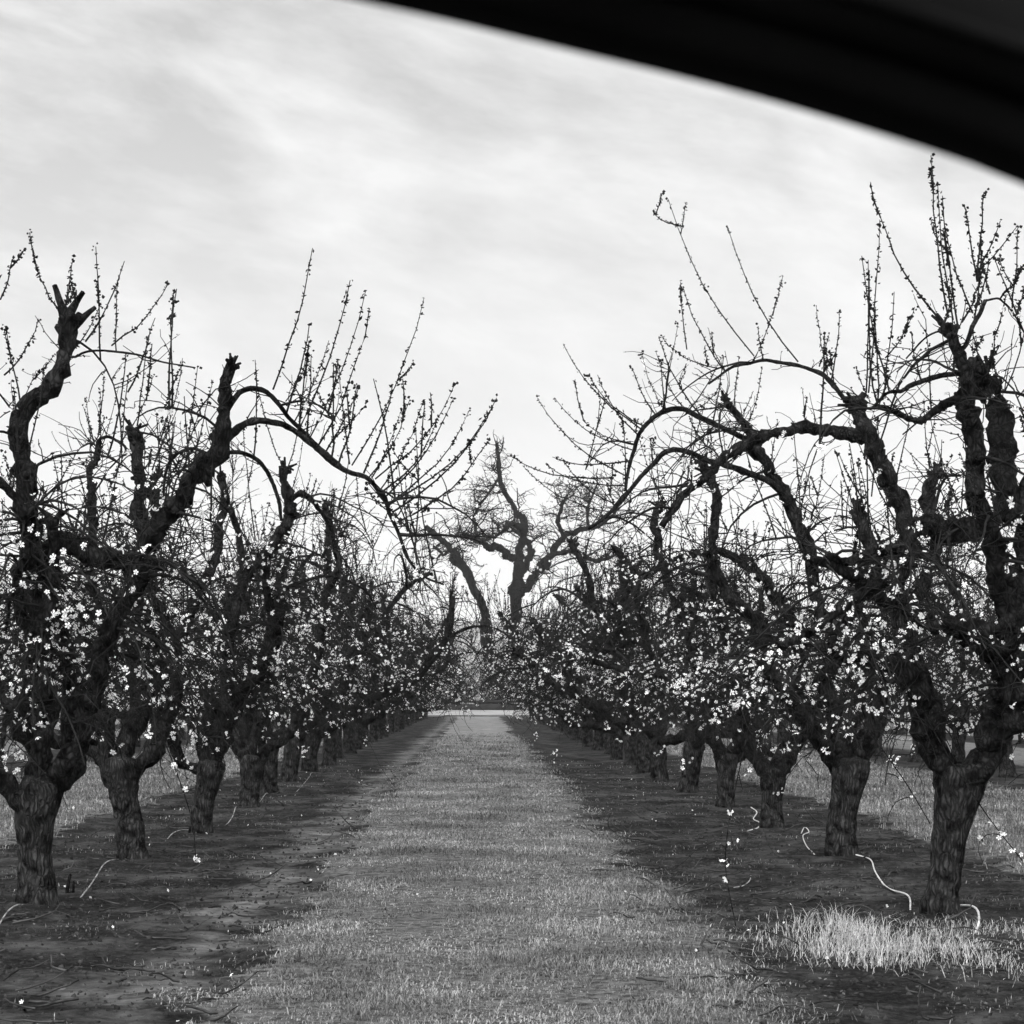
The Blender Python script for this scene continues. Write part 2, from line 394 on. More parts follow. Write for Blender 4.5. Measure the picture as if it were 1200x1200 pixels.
hx = np.linspace(-1500, 1500, 120); hy = np.linspace(4400, 5300, 14)
HV = []
for y in hy:
    for x in hx:
        e = math.sin(min(1, (y - 4400) / 450) * math.pi / 2) if y < 4850 else math.cos((y - 4850) / 450 * math.pi / 2)
        prof = 105 * math.exp(-((x + 20) / 190) ** 2) + 70 * math.exp(-((x + 420) / 370) ** 2) + 80 * math.exp(-((x - 560) / 500) ** 2)
        HV.append((x, y, -1 + e * (prof * (1 + .08 * mnoise.noise(Vector((x * .02, y * .01, 0)))) + 2)))
n = len(hx); i = np.arange(len(hy) - 1)[:, None] * n; j = np.arange(n - 1)[None, :]
tag(link('hills', mesh_np('hills', HV, [np.stack([i + j, i + j + 1, i + n + j + 1, i + n + j], -1).reshape(-1, 4)], M_HILL, True)), kind='structure')

# ------------------------------------------------------------------ tree machinery
GRAV = np.array([0, 0, -1.0])
def hanging(rng, starts, dirs, length, n=7, droop=0.55, wig=0.16):
    """M drooping fruiting twigs"""
    M = len(starts); P = np.zeros((M, n, 3)); P[:, 0] = starts; d = dirs / (np.linalg.norm(dirs, axis=1)[:, None] + 1e-9)
    st = (length / (n - 1))[:, None]
    for k in range(1, n):
        d = d + GRAV * droop * st * 3.2 + rng.normal(size=(M, 3)) * wig
        d /= np.linalg.norm(d, axis=1)[:, None]
        P[:, k] = P[:, k - 1] + d * st
    return P
def fit(P, floor):
    """shorten twigs that would hang below the browse line"""
    sz = P[:, 0, 2]; mn = P[:, :, 2].min(1); f = np.where((mn < floor) & (sz > floor), (sz - floor) / (sz - mn + 1e-6), 1.0)
    return P[:, :1] + (P - P[:, :1]) * np.clip(f, 0.12, 1)[:, None, None]
def sprouts(rng, starts, dirs, length, n=7):
    """M straight upright shoots"""
    M = len(starts); P = np.zeros((M, n, 3)); P[:, 0] = starts; d = dirs / (np.linalg.norm(dirs, axis=1)[:, None] + 1e-9)
    st = (length / (n - 1))[:, None]
    for k in range(1, n):
        d = d + np.array([0, 0, 0.09]) + rng.normal(size=(M, 3)) * 0.05
        d /= np.linalg.norm(d, axis=1)[:, None]
        P[:, k] = P[:, k - 1] + d * st
    return P
def sample(rng, P, k):
    """k random points on every polyline of P (M,n,3) -> (M*k,3), fraction along"""
    M, n, _ = P.shape
    t = rng.uniform(0.08, 1.0, (M, k)) * (n - 1); i = np.minimum(t.astype(int), n - 2); f = (t - i)[..., None]
    m = np.arange(M)[:, None]
    return (P[m, i] * (1 - f) + P[m, i + 1] * f).reshape(-1, 3), (t / (n - 1)).reshape(-1)

def rand_dir(rng, M, zlo=-0.2, zhi=0.6):
    a = rng.uniform(0, 2 * math.pi, M); z = rng.uniform(zlo, zhi, M)
    return np.stack([np.cos(a), np.sin(a), z], 1)

def dress(rng, limbs, twig, bloom, center, dens=1.0, extra_sprouts=None, zmin=0.95, bloom_k=1.0, branch_acc=None, sprout_k=1.0):
    """twigs, buds and flowers on a tree whose limbs are (points, radii)"""
    hs, hd, hl = [], [], []
    ss, sd, sl = [], [], []
    arcs = []
    for P, rd in limbs:
        seg = np.linalg.norm(np.diff(P, axis=0), axis=1).sum()
        zt = P[:, 2]
        w = (np.ones(len(zt)) if rd.max() < 0.02 else np.clip((zt - 1.3) / 0.7, 0, 1)) * (1 + 0.5 * np.clip((zt - 2.2) / 1.0, 0, 1)) * np.clip((0.16 - rd) / 0.06, 0.15, 1)
        if w.sum() < 1e-3: continue
        w = w / w.sum()
        # arching branches that carry most of the fruiting wood
        thin = rd.max() < 0.04
        ka = int(round(seg * 3.9 * dens * (0 if rd.max() < 0.02 else 0.3 if thin else 1)))
        wa = w * np.clip((3.7 - zt) / 0.9, 0.12, 1); wa /= wa.sum()
        idx = rng.choice(len(P), ka, p=wa)
        p = P[idx]; outd = p - center; outd[:, 2] = 0; outd /= np.linalg.norm(outd, axis=1)[:, None] + .2
        dd = outd * 0.7 + rand_dir(rng, ka, -0.1, 0.9)
        ln = rng.uniform(0.6, 1.5, ka)
        A = hanging(rng, p, dd, ln, 9, 0.42, 0.13)
        A = fit(A, zmin)
        arcs.append(A)
        kh = int(round(seg * (5 if thin else 9) * dens)); idx = rng.choice(len(P), kh, p=w)
        hs.append(P[idx]); hd.append(rand_dir(rng, kh, -0.3, 0.6)); hl.append(rng.uniform(0.15, 0.6, kh))
        w2 = w * np.clip((zt - 2.0) / 1.2, 0, 1) + 1e-9; w2 /= w2.sum()
        ks = int(round(seg * 2.4 * dens * sprout_k * np.clip((zt.max() - 1.9) / 1.3, 0, 1))); idx = rng.choice(len(P), ks, p=w2)
        ss.append(P[idx]); o = rng.normal(size=(ks, 3)) * 0.33; o[:, 2] = 1; sd.append(o); sl.append(rng.uniform(0.3, 1.15, ks) * np.where(P[idx][:, 2] > 3.3, .7, 1))
    A = np.concatenate(arcs)
    ra = np.linspace(0.013, 0.005, 9)[None] * rng.uniform(0.7, 1.3, (len(A), 1))
    tubes_batch(branch_acc or twig, A, ra, 4)
    p, f = sample(rng, A, 13)
    hs.append(p); hd.append(rand_dir(rng, len(p), -0.7, 0.35)); hl.append(rng.uniform(0.15, 0.75, len(p)))
    up = rng.random(len(p)) < 0.10 * sprout_k; hi = (p[:, 2] > 2.5) & up
    ss.append(p[hi]); o = rng.normal(size=(hi.sum(), 3)) * 0.35; o[:, 2] = 1; sd.append(o); sl.append(rng.uniform(0.3, 1.0, hi.sum()))
    lowp = p[(p[:, 2] < 2.1) & (p[:, 2] > 1.0)]
    if len(lowp):
        lowp = lowp[rng.choice(len(lowp), 11)]; hs.append(lowp); hd.append(rand_dir(rng, 11, -1.2, -0.3)); hl.append(rng.uniform(0.5, 1.2, 11))
    hs, hd, hl = np.concatenate(hs), np.concatenate(hd), np.concatenate(hl)
    kp = (hs[:, 2] < 3.0) | (rng.random(len(hs)) < .85); hs, hd, hl = hs[kp], hd[kp], hl[kp]
    up_ = hs[:, 2] > rng.uniform(2.3, 3.1, len(hs)); hd[up_, 2] += rng.uniform(0.1, 1.1, up_.sum()); hl[up_] *= 0.85
    Hh = np.concatenate([hanging(rng, hs[~up_], hd[~up_], hl[~up_], 6, 0.6, 0.26), hanging(rng, hs[up_], hd[up_], hl[up_], 6, 0.1, 0.2)])
    Hh = fit(Hh, np.where(rng.random(len(Hh)) < .05, 0.15, zmin) + rng.uniform(0, 0.35, len(Hh)))
    tubes_batch(twig, Hh, np.linspace(0.0052, 0.0026, 6)[None] * rng.uniform(0.75, 1.35, (len(Hh), 1)))
    Sp = sprouts(rng, np.concatenate(ss), np.concatenate(sd), np.concatenate(sl))
    if extra_sprouts is not None and len(extra_sprouts): Sp = np.concatenate([Sp, extra_sprouts])
    q, f = sample(rng, Sp, 1); kq = rng.random(len(q)) < .35
    o = rng.normal(size=(kq.sum(), 3)) * .55; o[:, 2] = .9
    if kq.sum(): Sp = np.concatenate([Sp, sprouts(rng, q[kq], o, rng.uniform(.12, .45, kq.sum()))])
    tubes_batch(twig, Sp, np.linspace(0.0072, 0.003, 7)[None] * rng.uniform(0.8, 1.25, (len(Sp), 1)), 4)
    # buds along the upright shoots, spurs on the hanging ones
    p, f = sample(rng, Sp, 24); p = p + rng.normal(size=p.shape) * 0.008
    if extra_sprouts is not None and len(extra_sprouts): e_ = sample(rng, extra_sprouts, 34)[0]; e_ = e_[rng.random(len(e_)) < np.repeat(np.linalg.norm(extra_sprouts[:, -1] - extra_sprouts[:, 0], axis=1) / 1.5, 34)]; p = np.concatenate([p, e_ + rng.normal(size=e_.shape) * 0.009])
    lumps(twig, rng, p, rng.uniform(0.007, 0.017, len(p)), (.6, .6, 1.4))
    tip = Sp[:, -1]; kk = rng.random(len(tip)) < 0.5  # dark tip clusters stand for backlit flowers; silhouette shade is put in their colour
    for _ in range(3): lumps(twig, rng, tip[kk] + rng.normal(size=(kk.sum(), 3)) * 0.014, rng.uniform(0.009, 0.018, kk.sum()))
    q, f2 = sample(rng, Sp, 1); sel = rng.random(len(q)) < 0.45
    for _ in range(3): lumps(twig, rng, q[sel] + rng.normal(size=(sel.sum(), 3)) * 0.016, rng.uniform(0.009, 0.02, sel.sum()))
    p, f = sample(rng, Hh, 2); lumps(twig, rng, p + rng.normal(size=p.shape) * 0.006, rng.uniform(0.005, 0.011, len(p)))
    # flowers, mostly low on the hanging wood, in loose bunches
    p, f = sample(rng, Hh, 4)
    prob = np.clip(1.15 - np.abs(p[:, 2] - 2.35) / 2.2, 0.1, 1) * 0.1 * bloom_k
    prob = np.where(p[:, 2] < 1.15, np.maximum(prob, 0.11 * bloom_k), prob)
    patch = np.array([mnoise.noise(Vector((v[0] * 1.3 + center[0], v[1] * 1.3, v[2] * 1.3))) for v in p])
    p = p[rng.random(len(p)) < prob * np.clip(0.75 + patch * 2.2, 0.12, 2.4)]
    m = np.minimum(1 + rng.geometric(0.42, len(p)), 8)        # one flower to a ball of eight
    c = np.repeat(p, m, 0); sp = np.repeat(0.010 + 0.006 * m, m)
    c = c + rng.normal(size=c.shape) * sp[:, None]
    for P, rd in limbs:                                       # sprigs on the long low whips
        if rd.max() < 0.02 and P[-1, 2] < 1.2:
            q = P[rng.integers(len(P) * 3 // 5, len(P), 5)]; q = np.repeat(q, 2, 0); c = np.concatenate([c, q + rng.normal(size=q.shape) * 0.024])
    blossoms(bloom, rng, c, rng.uniform(0.013, 0.030, len(c)))

def stub_knobs(acc, rng, P, rd, seed):
    """the swollen, many-times-pruned end of a limb"""
    e = P[-1]; r = rd[-1]; t = P[-1] - P[-4]; t /= np.linalg.norm(t) + 1e-9
    for k in range(4):
        d = t * 0.9 + rng.normal(size=3) * 0.6; d /= np.linalg.norm(d); b = e - t * rng.uniform(0, 1.2) * r
        tube(acc, smooth_path(np.array([b, b + d * r, b + d * r * rng.uniform(1.8, 3.0) + rng.normal(size=3) * r * .3]), 6), np.linspace(r * 0.4, r * 0.2, 6), 6, 0.25, seed + k * 7)
    for k in range(5):
        d = t * 0.5 + rng.normal(size=3) * 0.7; d /= np.linalg.norm(d)
        b = e - t * rng.uniform(0, 2.0) * r
        Q = np.array([b, b + d * r * 0.8, b + d * r * rng.uniform(1.3, 1.9)])
        tube(acc, smooth_path(Q, 6), np.linspace(r * 0.62, r * rng.uniform(.3, .5), 6), 7, 0.22, seed + k)

def limb_mesh(name, P, rd, seed, rng, stub=True, knob=0.2, sides=12):
    acc = Acc(); tube(acc, P, rd, sides, knob, seed, stub)
    if stub: stub_knobs(acc, rng, P, rd, seed)
    # burrs where branches were cut away
    for k in range(len(P) // 5 if rd.max() > 0.045 else 0):
        i = rng.integers(len(P) // 4, len(P)); d = rng.normal(size=3); d /= np.linalg.norm(d); r = rd[i]
        Q = np.array([P[i], P[i] + d * r * 1.0, P[i] + d * r * rng.uniform(1.3, 1.75)])
        tube(acc, smooth_path(Q, 5), np.linspace(r * 0.5, r * 0.3, 5), 7, 0.2, seed + k * 3.3)
    return acc.mesh(name, M_LIMB, True)

def crook(P, rd, rng):
    """small kinks along a limb, ends kept"""
    n = len(P); k = max(3, n // 4); J = rng.normal(size=(k, 3)) * np.interp(np.linspace(0, 1, k), np.linspace(0, 1, n), rd)[:, None] * 0.42
    J[0] = 0; J[-1] *= 0.3; t = np.linspace(0, 1, n); tk = np.linspace(0, 1, k)
    return P + np.stack([np.interp(t, tk, J[:, c]) for c in range(3)], 1)

def knobs(rd, rng):
    """swellings along an old limb"""
    n = len(rd); k = np.zeros(n)
    for c in rng.uniform(0, n, max(2, n // 9)): k += rng.uniform(0.08, 0.42) * np.exp(-((np.arange(n) - c) / 1.4) ** 2)
    return rd * (1 + k)

def assemble(root, trunk_P, trunk_r, limbs, rng, dens, extra=None, bloom_k=1.0, sides=14, sprout_k=1.0):
    seed = rng.uniform(0, 50)
    acc = Acc(); tube(acc, trunk_P, trunk_r, sides + 4, 0.13, seed)
    link('trunk', acc.mesh('trunk', M_TRUNK, True), root)
    allp = []
    for P, rd, stub in limbs:
        rdk = knobs(rd, rng) if rd.max() > 0.03 else rd
        P = crook(P, rd, rng)
        link('limb' if rd.max() > 0.035 else 'branch', limb_mesh('limb', P, rdk, seed + len(allp), rng, stub, 0.36 if rd.max() > .04 else 0.14, 11 if rd.max() > .05 else 7), root)
        allp.append((P, rd))
    tw, bl = Acc(), Acc()
    dress(rng, allp, tw, bl, trunk_P[-1], dens, extra, bloom_k=bloom_k, sprout_k=sprout_k)
    t = link('twigs', tw.mesh('twigs', M_TWIG), root); b = link('blossoms', bl.mesh('blossoms', M_BLOSSOM), root)
    tag(t, kind='stuff'); tag(b, kind='stuff')

def back_limb(rng, start, ang, lean, length, r0, n=34):
    """a scaffold limb invented in the round: out, then up, crooked"""
    d = np.array([math.cos(ang) * lean, math.sin(ang) * lean, 1 - lean * .5]); pts = [start]; p = start.copy()
    for k in range(6):
        d = d + rng.normal(size=3) * 0.26 + np.array([0, 0, 0.16]); d /= np.linalg.norm(d)
        p = p + d * length / 6; pts.append(p.copy())
    P = smooth_path(pts, n); rd = np.interp(np.linspace(0, 1, n), [0, 0.15, 1], [r0 * 1.15, r0, r0 * 0.55])
    return P, rd

def arch(rng, limb, t, ang, length, r0, n=22):
    """an old fruiting arm: leaves the limb, arches over and hangs"""
    P, rd = limb; i = int(t * (len(P) - 1)); p = P[i].copy(); d = np.array([math.cos(ang), math.sin(ang), 0.75]); pts = [p.copy()]
    for k in range(6):
        d = d / np.linalg.norm(d); p = p + d * length / 6; pts.append(p.copy())
        d = d + np.array([0, 0, -0.3 - 0.04 * k]) + rng.normal(size=3) * 0.12
    Q = fit(smooth_path(pts, n)[None], 0.95)[0]
    return Q, np.linspace(r0, r0 * 0.3, n)

def generic_tree(seed, loc):
    rng = np.random.default_rng(seed)
    root = empty('almond_tree', loc)
    h = rng.uniform(0.72, 0.95); r = rng.uniform(0.135, 0.17); lean = rng.normal(size=2) * 0.07
    T = smooth_path([(0, 0, -0.12), (lean[0] * .3, lean[1] * .3, h * .4), (lean[0], lean[1], h)], 16)
    tr = r * np.interp(np.linspace(0, 1, 16), [0, 0.2, 0.5, 0.85, 1], [1.5, 1.1, 0.95, 1.12, 1.0])
    limbs = []; k = rng.integers(3, 5); a0 = rng.uniform(0, 6.28)
    for q in range(k):
        L_ = back_limb(rng, T[-3] + np.array([0, 0, 0.02]), a0 + q * 2 * math.pi / k + rng.normal() * .25, rng.uniform(0.6, 0.98), rng.uniform(3.2, 4.4), r * rng.uniform(0.52, 0.68))
        limbs.append((*L_, True))
        a = a0 + q * 2 * math.pi / k
        i = rng.integers(8, 18)
        L2 = back_limb(rng, L_[0][i], a + rng.choice([-1, 1]) * rng.uniform(.6, 1.3), rng.uniform(0.7, 1.2), rng.uniform(1.2, 2.2), L_[1][i] * 0.72, 24)
        limbs.append((*L2, True))
        limbs.append((*arch(rng, L_, rng.uniform(.5, .9), a + rng.normal() * .6, rng.uniform(1.4, 2.4), 0.032), False))
        if rng.random() < .6: limbs.append((*arch(rng, L2, rng.uniform(.5, .9), a + rng.normal(), rng.uniform(1.2, 2.0), 0.028), False))
    assemble(root, T, tr, limbs, rng, 1.3, sides=10, bloom_k=0.9)
    return root

def copy_tree(root, loc, rz, s):
    r = root.copy(); COL.objects.link(r); r.location = loc; r.rotation_euler = (0, 0, rz); r.scale = (s, s, s)
    for ch in root.children:
        c = ch.copy(); COL.objects.link(c); c.parent = r
    return r

def hero_tree(base, Y, trunk, limbs, seed, sprout_px=(), backs=3, dens=1.0, bloom_k=1.0, sprout_k=0.5):
    """a near tree: its trunk and main limbs follow the photo, each limb bending towards or away from the viewer"""
    rng = np.random.default_rng(seed)
    b = at(base[0], base[1], Y); b[2] = 0
    root = empty('almond_tree', b)
    def lift(pts, d0, d1):
        P = np.array(pts, float); d = np.concatenate([[0], np.cumsum(np.hypot(*np.diff(P[:, :2], axis=0).T))]); d /= d[-1]
        out = []
        for (x, y, r), t in zip(P, d):
            yy = Y + d0 + (d1 - d0) * t ** 0.9
            out.append([*(at(x, y, yy) - b), r * (0.8 if d0 or d1 else 0.95) * yy / F])
        return np.array(out)
    T = lift(trunk, 0, 0); T = np.vstack([[T[0, 0], 0, -0.15, T[0, 3] * 1.5], [T[0, 0], 0, 0.02, T[0, 3] * 1.16], T[1:]])
    Ts = smooth_path(T, 24)
    def proj(Q):
        yy = Q[:, 1] + b[1]; return np.stack([CX + (Q[:, 0] + b[0]) * F / yy, CY - (Q[:, 2] + b[2] - H) * F / yy], 1)
    seen = [(proj(Ts[:, :3]), Ts[:, 1], Ts[:, :3], Ts[:, 3])]
    out = []
    for q_, (depth, stub, pts) in enumerate(limbs):
        x0, y0 = pts[0][:2]; best, d0, root_pt, in_trunk = 45, 0.0, None, False
        for z_, (PP, dd, QQ, RR) in enumerate(seen):
            q = np.hypot(PP[:, 0] - x0, PP[:, 1] - y0); k = q.argmin()
            if q[k] < best: best, d0, root_pt, in_trunk = q[k], dd[k], np.append(QQ[k], RR[k] * 0.8), z_ == 0
        slim = max(p[2] for p in pts) < 8.6
        n = max(14, int(len(pts) * 7)); W_ = lift([(x, y, r * (0.8 if slim and Y < 26 else 1)) for x, y, r in pts], d0, d0 + depth)
        if in_trunk and pts[0][2] > 6:
            q = T[-3]; W_ = np.vstack([[q[0], q[1], q[2] - 0.06, q[3] * 0.62], W_])
        elif root_pt is not None and not in_trunk:
            root_pt[3] = min(root_pt[3], W_[0, 3] * 1.25)
            W_ = np.vstack([root_pt, W_]) if np.linalg.norm(root_pt[:3] - W_[0, :3]) > 0.03 else W_
        Q = smooth_path(W_, n)
        seen.append((proj(Q[:, :3]), Q[:, 1], Q[:, :3], Q[:, 3]))
        out.append((Q[:, :3], np.maximum(Q[:, 3], 0.004), stub))
    ex = []
    for x0, y0, x1, y1 in sprout_px:
        best, d0 = 80, 0.0
        for PP, dd, QQ, RR in seen:
            q = np.hypot(PP[:, 0] - x0, PP[:, 1] - y0); k = q.argmin()
            if q[k] < best: best, d0 = q[k], dd[k]
        p0 = at(x0, y0, Y + d0) - b; p1 = at(x1, y1, Y + d0 + rng.normal() * .2) - b
        t = np.linspace(0, 1, 7)[:, None]; side = np.array([(p1[0] - p0[0]) * .10, 0, -abs(p1[0] - p0[0]) * .07])
        ex.append(p0 * (1 - t) + p1 * t + side * np.sin(t * math.pi) + rng.normal(size=(7, 3)) * 0.005)
    for k in range(backs):
        a = math.pi * (0.15 + 0.7 * (k + .5) / backs); rng.random()
        L_ = back_limb(rng, Ts[-4, :3].copy(), a, rng.uniform(.45, .75), rng.uniform(2.3, 3.0), Ts[-4, 3] * 0.5)
        out.append((*L_, True)); out.append((*arch(rng, L_, rng.uniform(.5, .9), a + rng.normal() * .5, rng.uniform(1.2, 2.0), 0.03), False))
    assemble(root, Ts[:, :3], Ts[:, 3], out, rng, dens, np.array(ex) if ex else None, bloom_k, sprout_k=sprout_k)
    return root

# ------------------------------------------------------------------ near trees of the left row
G_L, G_R = 'almond trees of the left row', 'almond trees of the right row'
tag(hero_tree((42, 1058), 19.35,
    [(43, 1058, 23), (41, 1010, 21), (40, 965, 23), (46, 930, 27), (50, 915, 24)],
    [(0.3, True, [(46, 935, 16), (52, 890, 15), (55, 840, 15), (47, 760, 14), (33, 690, 14), (32, 630, 14), (33, 577, 13.5), (30, 510, 13.5), (27, 482, 14), (45, 466, 14), (67, 450, 13), (78, 425, 11), (80, 393, 10), (78, 372, 11)]),
     (-0.5, False, [(62, 925, 16), (88, 880, 14), (103, 842, 13), (112, 800, 13), (128, 745, 13), (150, 690, 13), (165, 655, 13)]),
     (-0.2, True, [(160, 662, 13), (187, 617, 12.5), (213, 588, 14), (240, 553, 13), (256, 525, 13), (263, 490, 10), (267, 450, 9), (272, 424, 8)]),
     (-0.2, False, [(40, 640, 14), (72, 638, 13), (112, 648, 12.5), (158, 658, 12)]),
     (-0.6, True, [(35, 945, 15), (10, 925, 14), (-30, 890, 13), (-70, 830, 12), (-95, 740, 11), (-90, 640, 10)]),
     (0.3, False, [(270, 476, 5), (283, 459, 5), (300, 454, 5), (317, 462, 4.6), (342, 492, 4), (372, 522, 3.5), (400, 546, 3)]),
     (0.2, False, [(262, 520, 6.5), (282, 500, 6), (310, 492, 6), (340, 500, 5.5), (380, 534, 5.5), (406, 553, 5), (430, 562, 4.5), (450, 586, 4), (463, 615, 3.6), (475, 648, 3), (492, 672, 2.4), (520, 685, 1.8)]),
     (0.3, False, [(255, 530, 4), (285, 530, 4), (310, 550, 4), (325, 580, 3.5), (330, 610, 3)]),
     (0.2, False, [(252, 535, 3), (225, 525, 3), (200, 540, 3), (192, 575, 2.5), (195, 610, 2)]),
     (-0.5, False, [(44, 830, 9), (28, 740, 8), (22, 680, 8), (30, 640, 7), (22, 590, 6), (-5, 560, 6)]),
     (-0.3, False, [(128, 745, 1.6), (185, 850, 1.3), (222, 950, 1.1), (230, 1012, 1)]),
     (0.3, False, [(88, 418, 2.5), (105, 411, 2.2), (150, 414, 2), (200, 426, 1.6), (229, 431, 1.3)])],
    11, [(70, 365, 40, 305), (77, 362, 85, 303), (84, 362, 89, 340), (100, 400, 147, 305), (135, 412, 137, 330), (130, 405, 197, 332), (150, 460, 181, 372), (170, 470, 178, 403),
         (5, 440, 45, 375), (0, 350, 14, 305), (320, 455, 366, 290), (335, 470, 360, 412), (350, 505, 410, 328), (362, 515, 428, 342), (372, 525, 433, 362), (395, 545, 420, 455),
         (390, 540, 391, 425), (412, 545, 497, 350), (425, 555, 460, 453), (432, 560, 480, 468), (440, 560, 533, 452), (452, 580, 531, 465), (455, 590, 550, 482), (460, 600, 583, 466), (465, 612, 572, 516),
         (410, 545, 398, 430), (380, 530, 420, 452), (345, 495, 385, 400), (360, 515, 365, 415), (445, 575, 495, 470), (448, 578, 510, 500), (455, 590, 575, 480), (435, 560, 470, 480), (205, 600, 232, 430), (120, 640, 150, 440)],
    backs=2, dens=.9, bloom_k=1.0),
    'thick dark almond tree nearest on the left, with knobby upright limb and long arching branch', 'tree', G_L)
tag(hero_tree((155, 1008), 24.3,
    [(156, 1008, 18), (152, 965, 17), (146, 925, 18), (142, 900, 22), (142, 890, 20)],
    [(0.4, False, [(128, 898, 11), (118, 868, 11), (110, 830, 10), (104, 770, 9), (106, 700, 9), (108, 640, 8)]),
     (0.2, True, [(108, 645, 8), (107, 577, 8), (101, 553, 7), (111, 538, 6), (116, 515, 5)]),
     (-0.4, False, [(155, 905, 12), (178, 880, 12), (197, 845, 11), (205, 790, 10), (190, 720, 10), (172, 650, 10)]),
     (0.3, True, [(173, 655, 10), (164, 600, 10), (160, 555, 9), (160, 525, 8), (155, 503, 8)]),
     (0.4, True, [(180, 690, 8), (186, 600, 8), (180, 570, 7), (188, 552, 6)]),
     (0.2, False, [(118, 514, 3), (130, 514, 3), (145, 522, 2.5), (160, 540, 2)])],
    12, [(160, 500, 172, 395), (115, 512, 122, 440), (140, 520, 180, 440), (178, 550, 215, 420)], backs=3, dens=1.25),
    'almond tree with pale fissured trunk forking low, second from the viewer on the left', 'tree', G_L)
tag(hero_tree((238, 975), 29.2,
    [(236, 975, 13.5), (238, 945, 13), (244, 915, 15), (246, 900, 17), (246, 892, 15)],
    [(-0.3, False, [(236, 903, 8), (220, 893, 8), (207, 877, 8), (199, 850, 7.5), (196, 800, 7), (215, 740, 7)]),
     (0.3, True, [(215, 745, 7), (235, 690, 7), (255, 640, 7), (262, 590, 6), (258, 560, 6)]),
     (-0.2, False, [(252, 897, 10), (263, 865, 9), (265, 820, 9), (268, 760, 8), (280, 700, 8), (300, 660, 8.5)]),
     (0.2, True, [(300, 662, 8.5), (322, 642, 8), (337, 618, 7.5), (339, 585, 7.5), (335, 565, 6), (333, 548, 7)]),
     (0.5, False, [(345, 583, 4), (356, 580, 4), (372, 592, 3.5), (386, 618, 3), (395, 655, 2)])],
    13, [(338, 550, 360, 440), (330, 545, 300, 440), (300, 640, 285, 500)], backs=3, dens=1.25),
    'almond tree with short leaning trunk, third from the viewer on the left', 'tree', G_L)
tag(hero_tree((293, 948), 35.0,
    [(292, 948, 12), (293, 920, 11.5), (294, 896, 13), (295, 886, 12)],
    [(0.4, False, [(290, 893, 7), (277, 870, 7), (267, 840, 7), (268, 790, 6.5), (285, 730, 6), (290, 690, 5.5)]),
     (-0.4, False, [(300, 892, 8), (320, 878, 7.5), (343, 858, 7), (360, 820, 6.5), (372, 760, 6), (380, 700, 5.5)]),
     (0.2, True, [(380, 702, 5.5), (395, 660, 5), (385, 620, 5), (380, 590, 5)]),
     (0.3, True, [(295, 890, 7), (303, 850, 7), (312, 800, 6), (318, 740, 6), (330, 690, 5.5), (325, 650, 5)])],
    14, [], backs=3, dens=1.25),
    'almond tree whose dark trunk splits into a wide V, fourth tree on the left', 'tree', G_L)

